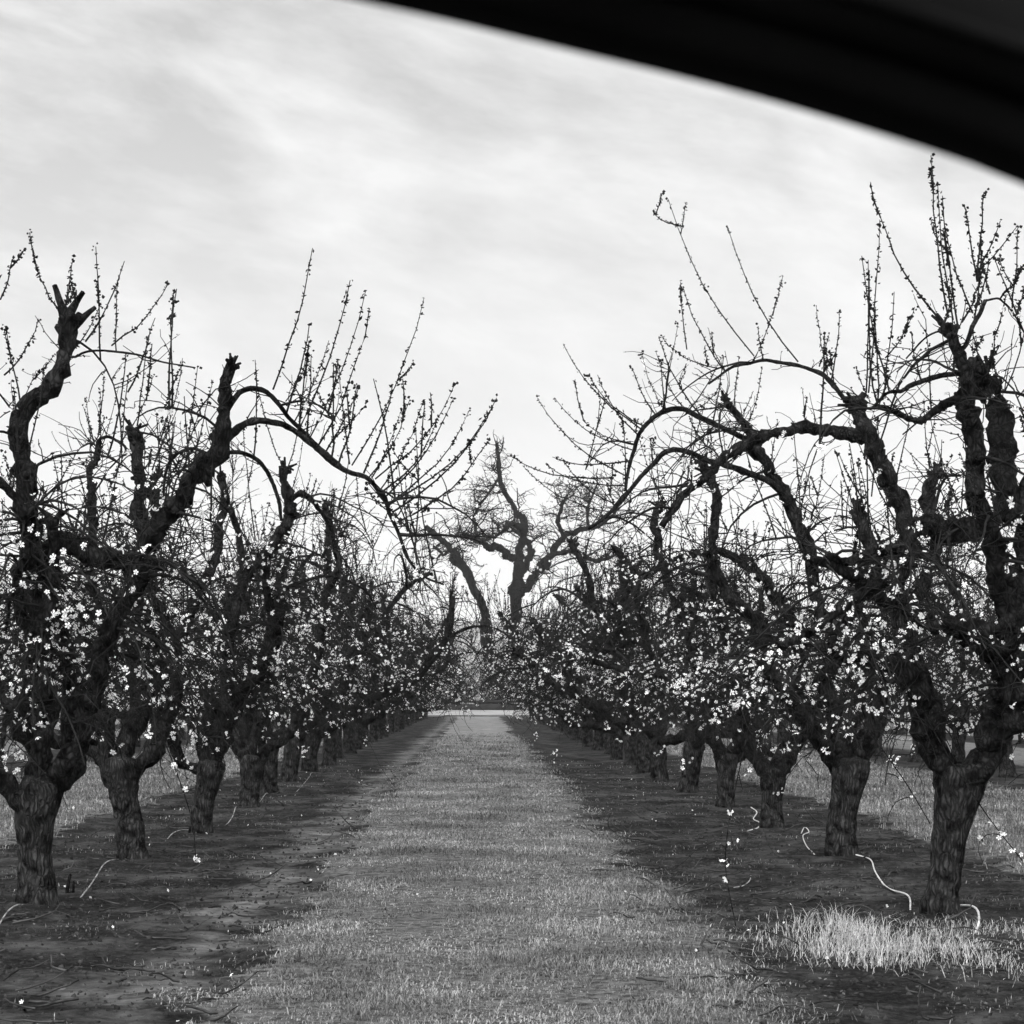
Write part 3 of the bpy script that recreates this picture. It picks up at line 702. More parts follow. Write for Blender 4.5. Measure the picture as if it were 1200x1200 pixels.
# ------------------------------------------------------------------ near trees of the right row
tag(hero_tree((1103, 1070), 18.45,
    [(1102, 1072, 22), (1107, 1030, 21), (1112, 985, 22), (1118, 945, 27), (1124, 915, 31), (1126, 900, 28)],
    [(-0.5, False, [(1110, 915, 17), (1088, 865, 16), (1076, 825, 15), (1064, 795, 14), (1040, 778, 13), (1000, 769, 9), (957, 755, 7)]),
     (-0.25, False, [(1140, 915, 20), (1166, 875, 20), (1188, 830, 24), (1196, 790, 26), (1185, 760, 25), (1175, 745, 23)]),
     (-0.8, False, [(1178, 752, 20), (1150, 745, 18), (1118, 738, 14), (1083, 728, 12), (1050, 711, 12), (1027, 697, 11), (1000, 674, 10), (973, 660, 8), (945, 652, 5)]),
     (-0.3, True, [(1190, 765, 15), (1178, 700, 13), (1163, 660, 13), (1154, 612, 13), (1146, 540, 13), (1132, 480, 12), (1128, 440, 11), (1119, 405, 9), (1108, 383, 10)]),
     (0.4, True, [(1194, 770, 20), (1200, 690, 20), (1195, 612, 19), (1184, 545, 18), (1172, 508, 17), (1163, 465, 14), (1160, 438, 13)]),
     (0.0, False, [(1165, 470, 13), (1150, 447, 12), (1133, 428, 11)]),
     (0.1, False, [(1131, 405, 4.5), (1142, 378, 4.2), (1155, 352, 4)]),
     (-0.3, False, [(1120, 438, 5), (1098, 440, 5), (1076, 447, 5), (1058, 458, 4), (1040, 461, 3), (1020, 480, 2)]),
     (-0.3, False, [(1110, 474, 8), (1093, 484, 7), (1076, 491, 6), (1058, 487, 5), (1040, 479, 3.5), (1025, 476, 2.5)]),
     (-0.9, False, [(1150, 622, 14), (1118, 618, 15), (1085, 612, 14), (1068, 628, 11), (1064, 660, 10), (1050, 680, 9), (1018, 690, 7.5), (985, 710, 7), (955, 733, 6.5), (914, 758, 6)]),
     (-0.3, False, [(1063, 643, 9), (1040, 641, 8), (1013, 648, 7), (990, 660, 7), (970, 650, 6)]),
     (0.5, True, [(1195, 600, 12), (1215, 540, 11), (1235, 480, 10), (1240, 420, 9)]),
     (0.2, False, [(1155, 352, 2.2), (1172, 350, 2), (1190, 370, 1.8), (1203, 395, 1.6)]),
     (-0.2, False, [(1110, 385, 2), (1085, 395, 1.8), (1062, 420, 1.5)]),
     (-0.2, False, [(914, 758, 1.5), (885, 830, 1.3), (860, 930, 1.1), (850, 1010, 1), (862, 1085, .9)]),
     (-0.2, False, [(957, 757, 1.5), (1000, 830, 1.3), (1050, 900, 1.1), (1090, 965, 1)]),
     (-0.3, False, [(1076, 825, 1.5), (1120, 900, 1.3), (1160, 960, 1.1), (1215, 1030, 1)])],
    21, [(1110, 374, 1090, 182), (1117, 376, 1098, 215), (1122, 380, 1105, 230), (1101, 374, 1031, 253), (1140, 368, 1108, 268), (1146, 330, 1132, 242), (1146, 330, 1153, 225), (1148, 335, 1149, 278), (1128, 378, 1147, 330),
         (1172, 348, 1200, 310), (1160, 345, 1151, 310), (1190, 372, 1200, 335), (1185, 365, 1193, 262), (1042, 460, 1010, 300), (1017, 461, 1031, 258), (1016, 461, 1018, 305), (1034, 470, 1048, 342), (1038, 420, 1072, 360), (1030, 470, 1025, 360), (1078, 446, 1068, 388), (1165, 440, 1166, 390)],
    backs=1, bloom_k=0.9, dens=.85),
    'big gnarled almond tree nearest on the right, forked trunk rising behind the tall grass', 'tree', G_R)
tag(hero_tree((985, 1005), 24.7,
    [(984, 1006, 18), (987, 970, 18), (992, 930, 19), (996, 905, 23), (998, 890, 22)],
    [(-0.5, False, [(985, 895, 11), (970, 880, 11), (940, 843, 10), (923, 810, 9.5), (905, 788, 9), (890, 775, 6)]),
     (0.2, False, [(992, 890, 12), (978, 840, 11), (970, 780, 11), (985, 730, 11), (1020, 690, 12), (1050, 650, 13)]),
     (0.2, True, [(1050, 652, 13), (1062, 610, 13), (1040, 568, 13), (1026, 530, 12.5), (1013, 497, 11), (1003, 468, 11)]),
     (-0.3, False, [(1010, 890, 13), (1024, 855, 12), (1034, 822, 12), (1042, 795, 12), (1060, 740, 10), (1080, 690, 9)]),
     (0.3, True, [(1080, 695, 9), (1095, 640, 9), (1090, 590, 8), (1100, 550, 8)]),
     (-0.8, False, [(1008, 514, 9), (990, 507, 8.5), (965, 502, 8), (925, 503, 7.5), (888, 516, 7.5), (847, 540, 6.5), (815, 567, 5.5), (790, 595, 5), (776, 616, 4)]),
     (0.4, False, [(975, 780, 9), (960, 720, 9), (950, 650, 9), (925, 587, 9)]),
     (0.2, True, [(926, 590, 9), (910, 560, 8.5), (896, 537, 8), (879, 507, 6.5), (862, 480, 5), (847, 463, 5)]),
     (-0.2, False, [(888, 522, 5), (872, 514, 5), (833, 494, 5), (808, 482, 5), (787, 480, 5), (768, 490, 4.5), (750, 508, 4), (739, 540, 3.5), (733, 575, 2.5)]),
     (-0.2, False, [(920, 580, 6), (897, 562, 6), (870, 552, 5.5), (842, 544, 5.5), (812, 532, 5), (787, 528, 5), (765, 545, 4.5), (742, 568, 4), (718, 596, 3.5), (690, 620, 3)]),
     (0.1, False, [(992, 470, 4.5), (975, 448, 4), (950, 433, 3.5), (920, 426, 3.2), (885, 423, 3), (855, 433, 2.5), (830, 450, 2)]),
     ],
    22, [(755, 505, 660, 402), (750, 512, 700, 440), (745, 530, 650, 466), (884, 418, 783, 234), (801, 266, 766, 250), (934, 424, 852, 264), (905, 370, 916, 323), (880, 428, 910, 350), (850, 435, 800, 336), (805, 410, 797, 335), (842, 432, 775, 395), (970, 440, 957, 360), (975, 445, 985, 365), (960, 430, 972, 390),
         (820, 486, 772, 395), (800, 478, 768, 412), (780, 482, 752, 415), (770, 488, 740, 430), (755, 500, 690, 440), (745, 520, 682, 492), (740, 540, 648, 535), (738, 560, 630, 467), (735, 570, 640, 545), (720, 590, 660, 540), (815, 480, 845, 450), (872, 510, 893, 430), (720, 560, 600, 535), (715, 600, 612, 545)],
    backs=2, bloom_k=1.0, dens=1.0),
    'second almond tree on the right, stout ridged trunk, long arched branches over the lane', 'tree', G_R)
tag(hero_tree((905, 972), 29.75,
    [(904, 972, 13.5), (904, 945, 13), (905, 915, 14), (906, 902, 15)],
    [(-0.4, False, [(900, 908, 9), (886, 880, 8.5), (873, 850, 8), (868, 810, 7.5), (850, 750, 7), (835, 690, 7)]),
     (0.2, True, [(836, 694, 7), (835, 640, 7), (840, 590, 6.5), (830, 560, 6), (822, 540, 6)]),
     (0.3, False, [(912, 905, 10), (926, 880, 9), (940, 845, 9), (942, 800, 8), (930, 740, 8), (900, 680, 8), (868, 655, 8)]),
     (0.2, False, [(868, 656, 6), (845, 645, 6), (815, 650, 5), (780, 662, 4), (750, 680, 3)])],
    23, [], backs=3, bloom_k=1.0, dens=1.25),
    'almond tree with straight dark trunk beside a curled white hose, third on the right', 'tree', G_R)
tag(hero_tree((850, 945), 35.5,
    [(850, 946, 11), (851, 920, 10.5), (852, 895, 12), (852, 885, 12)],
    [(-0.3, False, [(848, 888, 7), (835, 860, 7), (825, 820, 6.5), (812, 760, 6), (790, 700, 6), (775, 660, 6)]),
     (0.2, True, [(775, 664, 6), (770, 630, 6), (768, 610, 5), (775, 590, 5)]),
     (0.4, False, [(857, 888, 7), (870, 860, 7), (875, 810, 6), (860, 740, 6), (850, 690, 5)]),
     (0.2, False, [(800, 720, 5), (805, 690, 4), (840, 712, 3)])],
    24, [], backs=3, bloom_k=1.1, dens=1.25),
    'slim almond trunk half hidden by hanging blossom, fourth on the right', 'tree', G_R)

# ------------------------------------------------------------------ the rest of the orchard
protos = [generic_tree(100 + k, (0, 0, 0)) for k in range(7)]
used = set(); rnd = random.Random(5)
def place(x, y, label, group, s=None, proto=None):
    k = rnd.randrange(len(protos)) if proto is None else proto
    rz = rnd.uniform(0, 2 * math.pi); s = s or rnd.uniform(0.96, 1.14)
    x += rnd.uniform(-.12, .12); y += rnd.uniform(-.25, .25); z = 0.0
    if k not in used:
        used.add(k); o = protos[k]; o.location = (x, y, z); o.rotation_euler = (0, 0, rz); o.scale = (s, s, s)
    else: o = copy_tree(protos[k], (x, y, z), rz, s)
    return tag(o, label, 'tree', group)
ordinal = {4: 'fifth', 5: 'sixth', 6: 'seventh', 7: 'eighth', 8: 'ninth', 9: 'tenth'}
yl, yr = 35.0, 35.5
for k in range(4, 29):
    yl += 5.3; yr += 5.1
    if yl < 161: place(-ROW, yl, f'blossoming almond tree {ordinal[k]} from the viewer in the left row' if k in ordinal else 'small far almond tree in the dense end of the left row', G_L)
    if yr < 161: place(ROW, yr, f'blossoming almond tree {ordinal[k]} from the viewer in the right row' if k in ordinal else 'small far almond tree in the dense end of the right row', G_R)
# one more tree each side just outside the frame: their side branches reach in
for side, x, y0, d in ((0, -ROW - PITCH, 38, 5.3), (1, ROW + PITCH, 33, 5.2)):
    nm = ('left', 'right')[side]; y = y0
    while y < 166:
        place(x, y, f'almond tree of the second row out on the {nm}, seen between nearer trunks', f'almond trees of the second {nm} row'); y += d
for side, x, y0, d in ((0, -ROW - 2 * PITCH, 70, 5.6), (1, ROW + 2 * PITCH, 62, 5.6), (0, -ROW - 3 * PITCH, 110, 6.2), (1, ROW + 3 * PITCH, 100, 6.2)):
    nm = ('left', 'right')[side]; y = y0
    while y < 166:
        place(x, y, f'distant almond tree far out on the {nm}, behind the nearer rows', f'almond trees of the outer {nm} rows'); y += d
# the orchard across the road closes the view
for q, y in enumerate((196, 202, 209, 217)):
    for k in range(8):
        place(-14.5 + k * 4.2 + (q % 2) * 2.1, y, 'almond tree in the hazy orchard across the road at the end of the lane', 'almond trees across the road', rnd.uniform(0.74, 0.9))

# ------------------------------------------------------------------ the big old tree behind the lane's end
def old_tree():
    Y = 205.5; rng = np.random.default_rng(77); b = at(588, 812, Y); b[2] = 0
    root = empty('old_tree', b)
    def lift(pts, d):
        P = np.array(pts, float); t = np.linspace(0, 1, len(P))
        return np.array([[*(at(x, y, Y + d * tt) - b), r * (Y + d * tt) / F] for (x, y, r), tt in zip(P, t)]) * np.array([1, 1, 1, .66])
    ls = [(0, [(579, 835, 14), (577, 780, 12), (572, 745, 11.5), (566, 716, 8), (557, 690, 7.5), (547, 668, 7.5), (536, 655, 7), (525, 640, 5.5), (512, 628, 5), (498, 617, 4)]),
          (0, [(590, 835, 14), (595, 780, 11), (599, 745, 10), (604, 712, 10), (607, 685, 10), (608, 660, 9)]),
          (2, [(607, 662, 8), (612, 635, 7), (613, 614, 7), (606, 602, 5), (596, 585, 4.5), (588, 562, 4), (584, 540, 3.5), (582, 520, 3)]),
          (-4, [(602, 655, 7), (590, 645, 6.5), (575, 640, 5.5), (560, 634, 5), (548, 628, 4), (537, 625, 3)]),
          (3, [(610, 690, 8), (620, 682, 7), (637, 665, 6.5), (648, 645, 6), (660, 631, 5.5), (672, 624, 5), (690, 618, 4), (702, 616, 3.4), (716, 606, 2.6), (728, 590, 2)]),
          (-3, [(638, 668, 5), (645, 655, 4.5), (658, 646, 4.2), (676, 648, 4), (700, 657, 3), (722, 650, 2.2)]),
          (6, [(608, 675, 7), (618, 660, 6), (622, 645, 5), (616, 632, 4), (600, 620, 3)]),
          (-6, [(611, 620, 5), (600, 615, 4), (590, 622, 3), (580, 630, 2)]),
          (2, [(560, 634, 3), (556, 615, 3), (560, 595, 2.5), (575, 575, 2), (583, 562, 1.5)]),
          (-2, [(662, 630, 4), (655, 612, 3.5), (658, 595, 3), (665, 580, 2)]),
          (2, [(690, 618, 3), (688, 600, 2.5), (695, 580, 2)]),
          (4, [(536, 655, 4), (530, 645, 3), (520, 650, 2.5), (508, 640, 2)]),
          ]
    allp = []
    for k, (d, pts) in enumerate(ls):
        W_ = lift(pts, d); Q = smooth_path(W_, len(pts) * 9); Q[:, :3] = crook(Q[:, :3], Q[:, 3] * (0.6 if k < 2 else 0.9), rng); Q[:, 3] = knobs(Q[:, 3], rng); acc = Acc(); tube(acc, Q[:, :3], Q[:, 3], 10, 0.17 if k < 2 else 0.3, k * 3.7)
        link('trunk' if k < 2 else 'limb', acc.mesh('limb', M_LIMB, True), root); allp.append((Q[:, :3], Q[:, 3]))
    tw = Acc()
    # crooked side branches, forking twice more into fine twigs
    for z_, (P, rd) in enumerate(allp[2:] + [(allp[0][0][50:], allp[0][1][50:])]):
        seg = np.linalg.norm(np.diff(P, axis=0), axis=1).sum(); w = np.linspace(0.15, 1, len(P)); ka = int(seg * (0.35 if z_ == 0 else 1.15)) + 2
        i = rng.choice(len(P), ka, p=w / w.sum()); d = rand_dir(rng, ka, -0.25, 0.9); d[:, 0] += np.sign(P[i, 0]) * .25
        A = hanging(rng, P[i], d, rng.uniform(1.2, 4.4, ka), 9, -0.012, 0.3)
        tubes_batch(tw, A, np.linspace(0.075, 0.03, 9)[None] * rng.uniform(.6, 1.3, (ka, 1)), 4)
        p, f = sample(rng, A, 6)
        B = hanging(rng, p, rand_dir(rng, len(p), -0.5, 0.9), rng.uniform(0.6, 2.0, len(p)), 7, -0.01, 0.3)
        tubes_batch(tw, B, np.linspace(0.034, 0.018, 7)[None] * rng.uniform(.7, 1.3, (len(p), 1)))
        p, f = sample(rng, B, 6); p = p[np.array([mnoise.noise(Vector((v[0] * .4, v[1] * .4, v[2] * .4))) for v in p]) > -0.25]
        Hh = hanging(rng, p, rand_dir(rng, len(p), -0.8, 0.8), rng.uniform(0.25, 0.9, len(p)), 5, 0.02, 0.3)
        tubes_batch(tw, Hh, np.linspace(0.019, 0.011, 5)[None] * rng.uniform(.8, 1.3, (len(p), 1)))
        q, f = sample(rng, Hh, 1); q = q[rng.random(len(q)) < .35]
        lumps(tw, rng, q, rng.uniform(0.03, 0.08, len(q)))
    # tangled dark witches' brooms in the crown
    for (px, py, rr, m) in ((558, 597, 1.3, 120), (690, 576, 1.3, 150), (662, 598, .9, 80)):
        c = at(px, py, Y) - b
        st = c + rng.normal(size=(m, 3)) * np.array([1.0, .7, .5]) * rr * .7
        A = hanging(rng, st, rand_dir(rng, m, -.6, .9), rng.uniform(.3, .9, m) * rr, 6, 0.0, 0.6)
        tubes_batch(tw, A, np.full((m, 6), 0.02)); q, f = sample(rng, A, 1)
        lumps(tw, rng, q, rng.uniform(0.04, 0.09, len(q)), (1, 1, .4))
    # a burst of shoots at the very top
    c = at(582, 522, Y) - b; m = 11; d = rand_dir(rng, m, 0.0, 1.1)
    A = hanging(rng, np.repeat(c[None], m, 0), d, rng.uniform(.5, 1.5, m), 6, 0, 0.3); tubes_batch(tw, A, np.linspace(0.05, 0.02, 6)[None].repeat(m, 0))
    t = link('twigs', tw.mesh('twigs', M_TWIG), root); tag(t, kind='stuff')
    tag(root, 'tall bare old tree with twin dark trunks rising over the end of the lane', 'tree')
old_tree()

# ------------------------------------------------------------------ low rail fence beyond the road
def box(acc, x0, x1, y0, y1, z0, z1):
    V = np.array([(x, y, z) for z in (z0, z1) for y in (y0, y1) for x in (x0, x1)], float)
    acc.add(V, np.array([[0, 2, 3, 1], [4, 5, 7, 6], [0, 1, 5, 4], [2, 6, 7, 3], [0, 4, 6, 2], [1, 3, 7, 5]]))
fr = empty('low_fence', (0, 187, 0)); tag(fr, 'low dark board fence along the far side of the road', 'fence')
for z0, z1 in ((0.16, 0.84), (0.93, 1.15)):
    a = Acc(); box(a, -9, 9, -0.03, 0.03, z0, z1); link('rail', a.mesh('rail', M_FENCE), fr)
for k in range(10):
    a = Acc(); box(a, -9 + k * 2, -8.88 + k * 2, 0.034, 0.15, -0.2, 1.2); link('post', a.mesh('post', M_FENCE), fr)

# ------------------------------------------------------------------ grass
rng = np.random.default_rng(3)
def blades(acc, P, h, lean=0.45, w=0.004, curl=0.5):
    """grass blades: two bent faces each"""
    M = len(P); a = rng.uniform(0, 2 * math.pi, M); d = np.stack([np.cos(a), np.sin(a), np.zeros(M)], 1); s = np.stack([-np.sin(a), np.cos(a), np.zeros(M)], 1)
    l = rng.uniform(0.1, 1, M)[:, None] * lean; h = h[:, None]; w = (np.asarray(w) * rng.uniform(.7, 1.4, M))[:, None]
    up = np.array([0, 0, 1.0])
    mid = P + h * (up * 0.55 + d * l * 0.35); tip = P + h * (up * (1 - l * curl) + d * l)
    V = np.stack([P - s * w, P + s * w, mid + s * w * .8, mid - s * w * .8, tip], 1)
    b = np.arange(M)[:, None] * 5
    acc.add(V.reshape(-1, 3), b + np.array([[0, 1, 2, 3]]), b + np.array([[3, 2, 4]]))
gacc = Acc()
def scatter(n, x0, x1, y0, y1, cond, power=1.0):
    y = y0 * (y1 / y0) ** (rng.random(n) ** power); x = rng.uniform(x0, x1, n)
    k = np.array([cond(a, b) for a, b in zip(x, y)]); x, y = x[k], y[k]
    return np.stack([x, y, [ground_z(a, b) - 0.008 for a, b in zip(x, y)]], 1)
def patchy(x, y): return 0.5 + 0.9 * mnoise.noise(Vector((x * 1.1, y * .7, 4))) + 0.5 * mnoise.noise(Vector((x * 4, y * 3, 8)))
rr = random.Random(9)
P = scatter(280000, -2.2, 2.6, 11.5, 100, lambda x, y: lane_mask(x, y) > rr.random() ** 0.8 and rr.random() < max(0.06, 0.18 + 0.95 * patchy(x, y)) * min(1, max(0, (100 - y) / 55)))
hh = np.array([0.022 + 0.075 * max(0, patchy(x, y)) * rr.random() ** 1.5 + (0.07 * rr.random() if rr.random() < .05 else 0) for x, y, z in P])
blades(gacc, P, hh * (1 + np.clip(P[:, 1] - 30, 0, 60) / 120), 1.5, 0.0028 * np.clip(P[:, 1] / 18, 1, 3.5), 0.5)
P = scatter(60000, -2.2, 2.6, 11.5, 45, lambda x, y: lane_mask(x, y) > rr.random() and mnoise.noise(Vector((x * 2.3, y * 1.7, 31))) > -.05 + .3 * rr.random())
blades(gacc, P, rng.uniform(.012, .04, len(P)), 2.2, .006 * np.clip(P[:, 1] / 22, 1, 2), .35)
# ranker clumps standing in the lane
for cx, cy, rad, n_, hmax in ((0.75, 16.4, .38, 500, .13), (0.25, 14.9, .35, 380, .12), (-0.15, 27.5, .35, 260, .16), (0.9, 19.5, .5, 420, .12), (-0.7, 21, .4, 260, .1), (0.5, 24, .5, 300, .12), (-0.6, 14.2, .3, 240, .1), (1.3, 13.6, .4, 380, .11)):
    q = rng.normal(size=(n_, 2)) * rad * .5; z = [ground_z(cx + a, cy + b) - .01 for a, b in q]
    blades(gacc, np.stack([cx + q[:, 0], cy + q[:, 1], z], 1), hmax * rng.uniform(.4, 1, n_) * np.exp(-(q ** 2).sum(1) / rad ** 2), .7, .0032, .5)
# the lanes to either side, and stray weeds on the bare strips
for s in (-1, 1):
    P = scatter(70000, s * PITCH - 2.6 + .2, s * PITCH + 2.6 + .2, 17, 110, lambda x, y: lane_mask(x, y) > 0.3 + 0.5 * rr.random() and rr.random() < .45 + .6 * patchy(x, y))
    blades(gacc, P, rng.uniform(.05, .14, len(P)), .8, .005 * np.clip(P[:, 1] / 25, 1, 3), .6)
P = scatter(42000, -6.5, 6.5, 11.5, 60, lambda x, y: lane_mask(x, y) < .5 and mnoise.noise(Vector((x * 1.3, y * .9, 21))) > 0.02 + 0.42 * rr.random())
blades(gacc, P, rng.uniform(.015, .06, len(P)), 1.0, .0025 * np.clip(P[:, 1] / 18, 1, 3), .6)
tag(link('grass', gacc.mesh('grass', M_GRASS)), 'short patchy grass down the middle lane and between the outer rows', 'grass', kind='stuff')
# tall pale dry grass in front of the nearest right tree
dacc = Acc()
P = scatter(16000, 1.2, 4.4, 14.0, 18.2, lambda x, y: rr.random() < (0.3 + 1.1 * max(0, 0.5 + mnoise.noise(Vector((x * 2.2, y * 1.6, 55))))) * math.exp(-abs((x - 2.55) / (0.42 if x < 2.55 else .62)) ** 2.2 - ((y - 16.0) / 1.0) ** 2) * (0.5 + patchy(x, y)) * 1.5 or (x > 3.1 and abs(y - 16.2) < 1.2 + rr.random() and rr.random() < .42) or (x < 2.2 and abs(y - 16) < 1.5 and rr.random() < .05))
ht = np.array([(0.05 + 0.27 * rr.random() ** 1.3) * (0.35 + .65 * math.exp(-((x - 2.5) / 0.5) ** 2)) * (0.75 + .6 * mnoise.noise(Vector((x * 3, y * 2, 7)))) for x, y, z in P])
blades(dacc, P, ht, 1.5, .0022, .3)
tag(link('dry_grass', dacc.mesh('dry_grass', M_DRY)), 'tall pale dry grass clump before the nearest right trunk', 'grass', kind='stuff')

# ------------------------------------------------------------------ litter on the bare strips
cl = Acc()
P = scatter(26000, -6, 6, 11.5, 55, lambda x, y: lane_mask(x, y) < .6)
lumps(cl, rng, P + np.array([0, 0, .008]), 0.006 + 0.026 * rng.random(len(P)) ** 2.2, (1, 1, .6))
tag(link('soil_clods', cl.mesh('soil_clods', M_CLOD)), 'small dark clods scattered over the bare soil strips', 'soil', kind='stuff')
lf = Acc()
P = scatter(9000, -5.5, 5.5, 11.5, 60, lambda x, y: lane_mask(x, y) < .75 and mnoise.noise(Vector((x * .9, y * .6, 2))) > -.2)
Rm = rand_rot(rng, len(P)); Q4 = np.array([[-1, 0, 0], [0, -.45, .15], [1, 0, 0], [0, .45, .15]])
V = Q4[None] * rng.uniform(.012, .03, (len(P), 1, 1)); V = np.einsum('mij,mkj->mki', Rm, V); V[:, :, 2] *= .4; V += P[:, None, :] + np.array([0, 0, .022])
lf.add(V.reshape(-1, 3), (np.arange(len(P))[:, None] * 4 + np.arange(4)[None]))
tag(link('fallen_leaves', lf.mesh('fallen_leaves', M_LEAF)), 'old curled leaves lying on the soil strips', 'leaves', kind='stuff')
pt = Acc()
P = scatter(130, -5, 5, 12, 60, lambda x, y: 1.2 < abs(x) < 5)
blossoms(pt, rng, P + np.array([0, 0, .025]), rng.uniform(.008, .016, len(P)))
tag(link('fallen_petals', pt.mesh('fallen_petals', M_BLOSSOM)), 'few white petals dropped on the dark soil', 'petals', kind='stuff')
sk = Acc()
P = scatter(900, -5.2, 5.2, 12, 50, lambda x, y: lane_mask(x, y) < .8)
a = rng.normal(size=len(P)) * .7 + np.where(rng.random(len(P)) < .5, 0, math.pi)
L_ = hanging(rng, P + np.array([0, 0, .03]), np.stack([np.cos(a), np.sin(a), rng.uniform(0, .12, len(P))], 1), rng.uniform(.06, .42, len(P)), 6, 0, .22)
L_[:, :, 2] = np.maximum(L_[:, :, 2], P[:, None, 2] + .012)
tubes_batch(sk, L_, np.linspace(.007, .003, 6)[None] * rng.uniform(.6, 1.5, (len(P), 1)), 4)
tag(link('fallen_twigs', sk.mesh('fallen_twigs', M_STICK)), 'dead prunings lying across the bare soil', 'twigs', kind='stuff')

# ------------------------------------------------------------------ irrigation hoses
def hose(pts, r, label, m, group='irrigation hoses'):
    """control points: photo column, photo row of the ground below, height above ground"""
    Q = []
    for px, py, up in pts:
        Y = F * H / (py - CY); p = at(px, py, Y); p[2] = ground_z(p[0], p[1]) + r + up; Q.append(p)
    Q = smooth_path(Q, len(pts) * 9); b = Q[0].copy(); acc = Acc(); tube(acc, Q - b, np.full(len(Q), r), 8, 0)
    o = link('drip_hose', acc.mesh('drip_hose', m, True)); o.location = b
    return tag(o, label, 'hose', group)
hose([(1112, 1069, .0), (1120, 1068, .02), (1138, 1070, .055), (1146, 1078, .07), (1147, 1092, .05), (1143, 1096, .0)], .0085, 'short white hose bent over the tall grass, right of the nearest right trunk', M_HOSE)
hose([(1003, 1006, .0), (1020, 1009, .012), (1026, 1026, .012), (1040, 1042, .012), (1064, 1053, .02), (1067, 1068, .0)], .007, 'white hose length zigzagging on soil between the two nearest right trunks', M_HOSE)
hose([(955, 1004, 0), (945, 992, .006), (941, 984, .01), (948, 979, .02), (943, 975, .02), (939, 979, .01)], .006, 'white hose with a small hooked loop, left of the second right trunk', M_HOSE)
hose([(876, 975, 0), (888, 973, .01), (890, 967, .02), (883, 961, .02), (887, 954, .03), (880, 948, .02)], .0075, 'white curled hose end beside the third right trunk', M_HOSE)
hose([(880, 1020, 0), (879, 1030, .01), (871, 1038, .0), (860, 1040, 0)], .005, 'thin dull hose scrap on bare soil, well left of the second right trunk', M_HOSE_DULL)
hose([(-40, 1140, -.03), (-5, 1090, .0), (10, 1072, .02), (24, 1062, .0), (40, 1060, -.04), (80, 1056, -.05), (100, 1047, .015), (112, 1033, .03), (122, 1018, .04), (134, 1010, .0), (165, 1002, -.04), (190, 989, -.01), (203, 979, .03), (218, 973, .0), (240, 972, -.05), (262, 968, -.005), (272, 961, .03), (276, 953, .07), (279, 947, .0), (292, 945, -.04), (303, 940, 0), (312, 932, .03), (318, 929, -.03), (338, 930, -.05), (350, 925, .0), (362, 912, .02), (366, 907, .0), (378, 908, -.04)], .006, 'dusty half buried hose surfacing between the trunks of the left row', M_HOSE_DULL)
st = Acc()
Y = F * H / (1046 - CY); b = at(78, 1046, Y); b[2] = ground_z(b[0], b[1])
tube(st, smooth_path([(0, 0, -.1), (.01, 0, .06), (.035, 0, .16)], 8), np.linspace(.02, .014, 8), 8, .2, 4)
tube(st, smooth_path([(.05, .02, -.1), (.055, .02, .05), (.06, .02, .1)], 6), np.linspace(.014, .01, 6), 8, .2, 5)
o = link('stump', st.mesh('stump', M_LIMB, True)); o.location = b; tag(o, 'small dark broken stump beside the nearest left trunk', 'stump')

# ------------------------------------------------------------------ the car window the photo is taken through
def sweep(name, path, prof, m, parent, bev=True):
    """path (n,3) in the window plane, prof [(up, depth)] across it"""
    P = np.array(path, float); n = len(P); T = np.gradient(P, axis=0); T /= np.linalg.norm(T, axis=1)[:, None]
    U = np.stack([-T[:, 2], np.zeros(n), T[:, 0]], 1); k = len(prof)
    V = np.array([P[i] + U[i] * u + np.array([0, d, 0]) for i in range(n) for u, d in prof])
    i = np.arange(n - 1)[:, None] * k; j = np.arange(k)[None]; j2 = (j + 1) % k
    q = np.stack([i + j, i + j2, i + k + j2, i + k + j], -1).reshape(-1, 4)
    acc = Acc(); acc.add(V, q)
    e = np.arange(k)[None]; acc.add(np.zeros((0, 3)), (e - acc.n)[:, ::-1], e - acc.n + (n - 1) * k)
    return link(name, acc.mesh(name, m, True), parent)
YC = 0.72
car = empty('car_window_frame', (0, YC, H)); tag(car, 'black curved car window frame cutting across the upper right corner', 'car window')
edge = [(-2600, -330), (-1500, -260), (-600, -165), (0, -98), (430, -12), (640, 37), (860, 91), (1050, 147), (1200, 200), (1500, 335), (1800, 500), (2050, 720), (2200, 1000), (2280, 1350)]
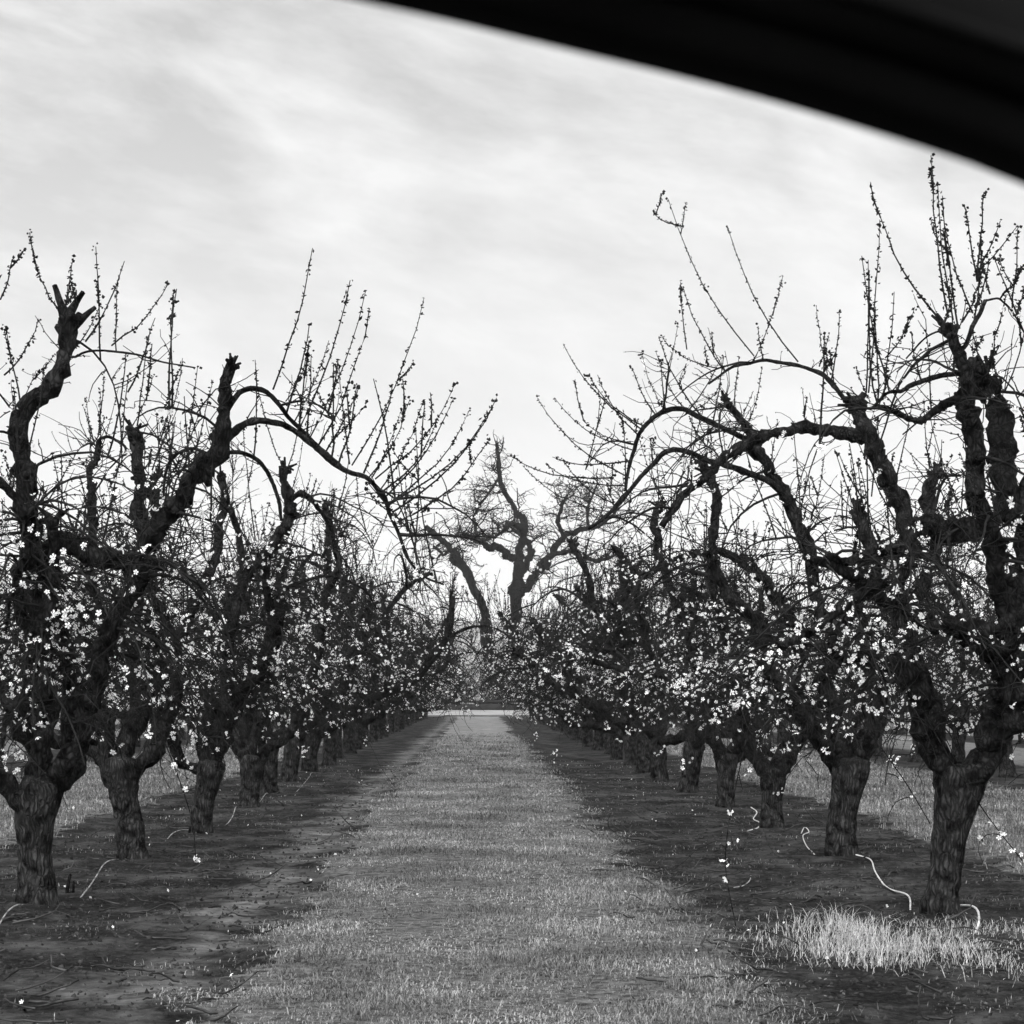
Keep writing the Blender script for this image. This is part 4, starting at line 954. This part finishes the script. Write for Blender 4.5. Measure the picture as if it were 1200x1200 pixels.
path = smooth_path([(*((np.array(at(px, py, YC)) - np.array([0, YC, H]))),) for px, py in edge], 90)
def rounded(u0, u1, d0, d1, r):
    o = []
    for cx, cy, a0 in ((u0 + r, d0 + r, 180), (u1 - r, d0 + r, 270), (u1 - r, d1 - r, 0), (u0 + r, d1 - r, 90)):
        for k in range(5): a = R(a0 + k * 22.5); o.append((cx + r * math.cos(a), cy + r * math.sin(a)))
    return o
sweep('weatherstrip', path, rounded(0.0, 0.016, -0.012, 0.02, 0.006), M_RUBBER, car)
sweep('frame', path, rounded(0.017, 0.075, -0.02, 0.06, 0.012), M_BLACK, car)
sweep('trim', path, rounded(0.0235, 0.029, -0.027, -0.0215, 0.002), M_TRIM, car)
# headliner running back over the viewer from the frame
hl = np.array([[p[0] + 0.0, p[1] - 0.02 - 1.1 * t, p[2] + 0.076 + 0.05 * math.sin(t * 2.2)] for t in np.linspace(0, 1, 12) for p in path[:60]])
k = 60; i = np.arange(11)[:, None] * k; j = np.arange(k - 1)[None]
top = hl + np.array([0, 0, .02]); off = len(hl)
q = np.stack([i + j, i + j + 1, i + k + j + 1, i + k + j], -1).reshape(-1, 4)
rim = np.concatenate([np.stack([np.arange(k - 1), np.arange(k - 1) + off, np.arange(1, k) + off, np.arange(1, k)], -1)])
link('headliner', mesh_np('headliner', np.vstack([hl, top]), [q, q[:, ::-1] + off, rim], M_CLOTH, True), car)

# ------------------------------------------------------------------ haze in the air
hz = Acc(); box(hz, -5300, 5300, -70, 5900, -3, 130)
hm = bpy.data.materials.new('haze_air'); hm.use_nodes = True; t = hm.node_tree
for nn in list(t.nodes): t.nodes.remove(nn)
ho = t.nodes.new('ShaderNodeOutputMaterial'); pv = t.nodes.new('ShaderNodeVolumePrincipled')
pv.inputs['Color'].default_value = (.95, .95, .95, 1); pv.inputs['Density'].default_value = 0.00015; pv.inputs['Anisotropy'].default_value = 0.2
t.links.new(pv.outputs[0], ho.inputs['Volume'])
tag(link('haze', hz.mesh('haze', hm)), 'thin pale haze in the air', 'haze', kind='stuff')
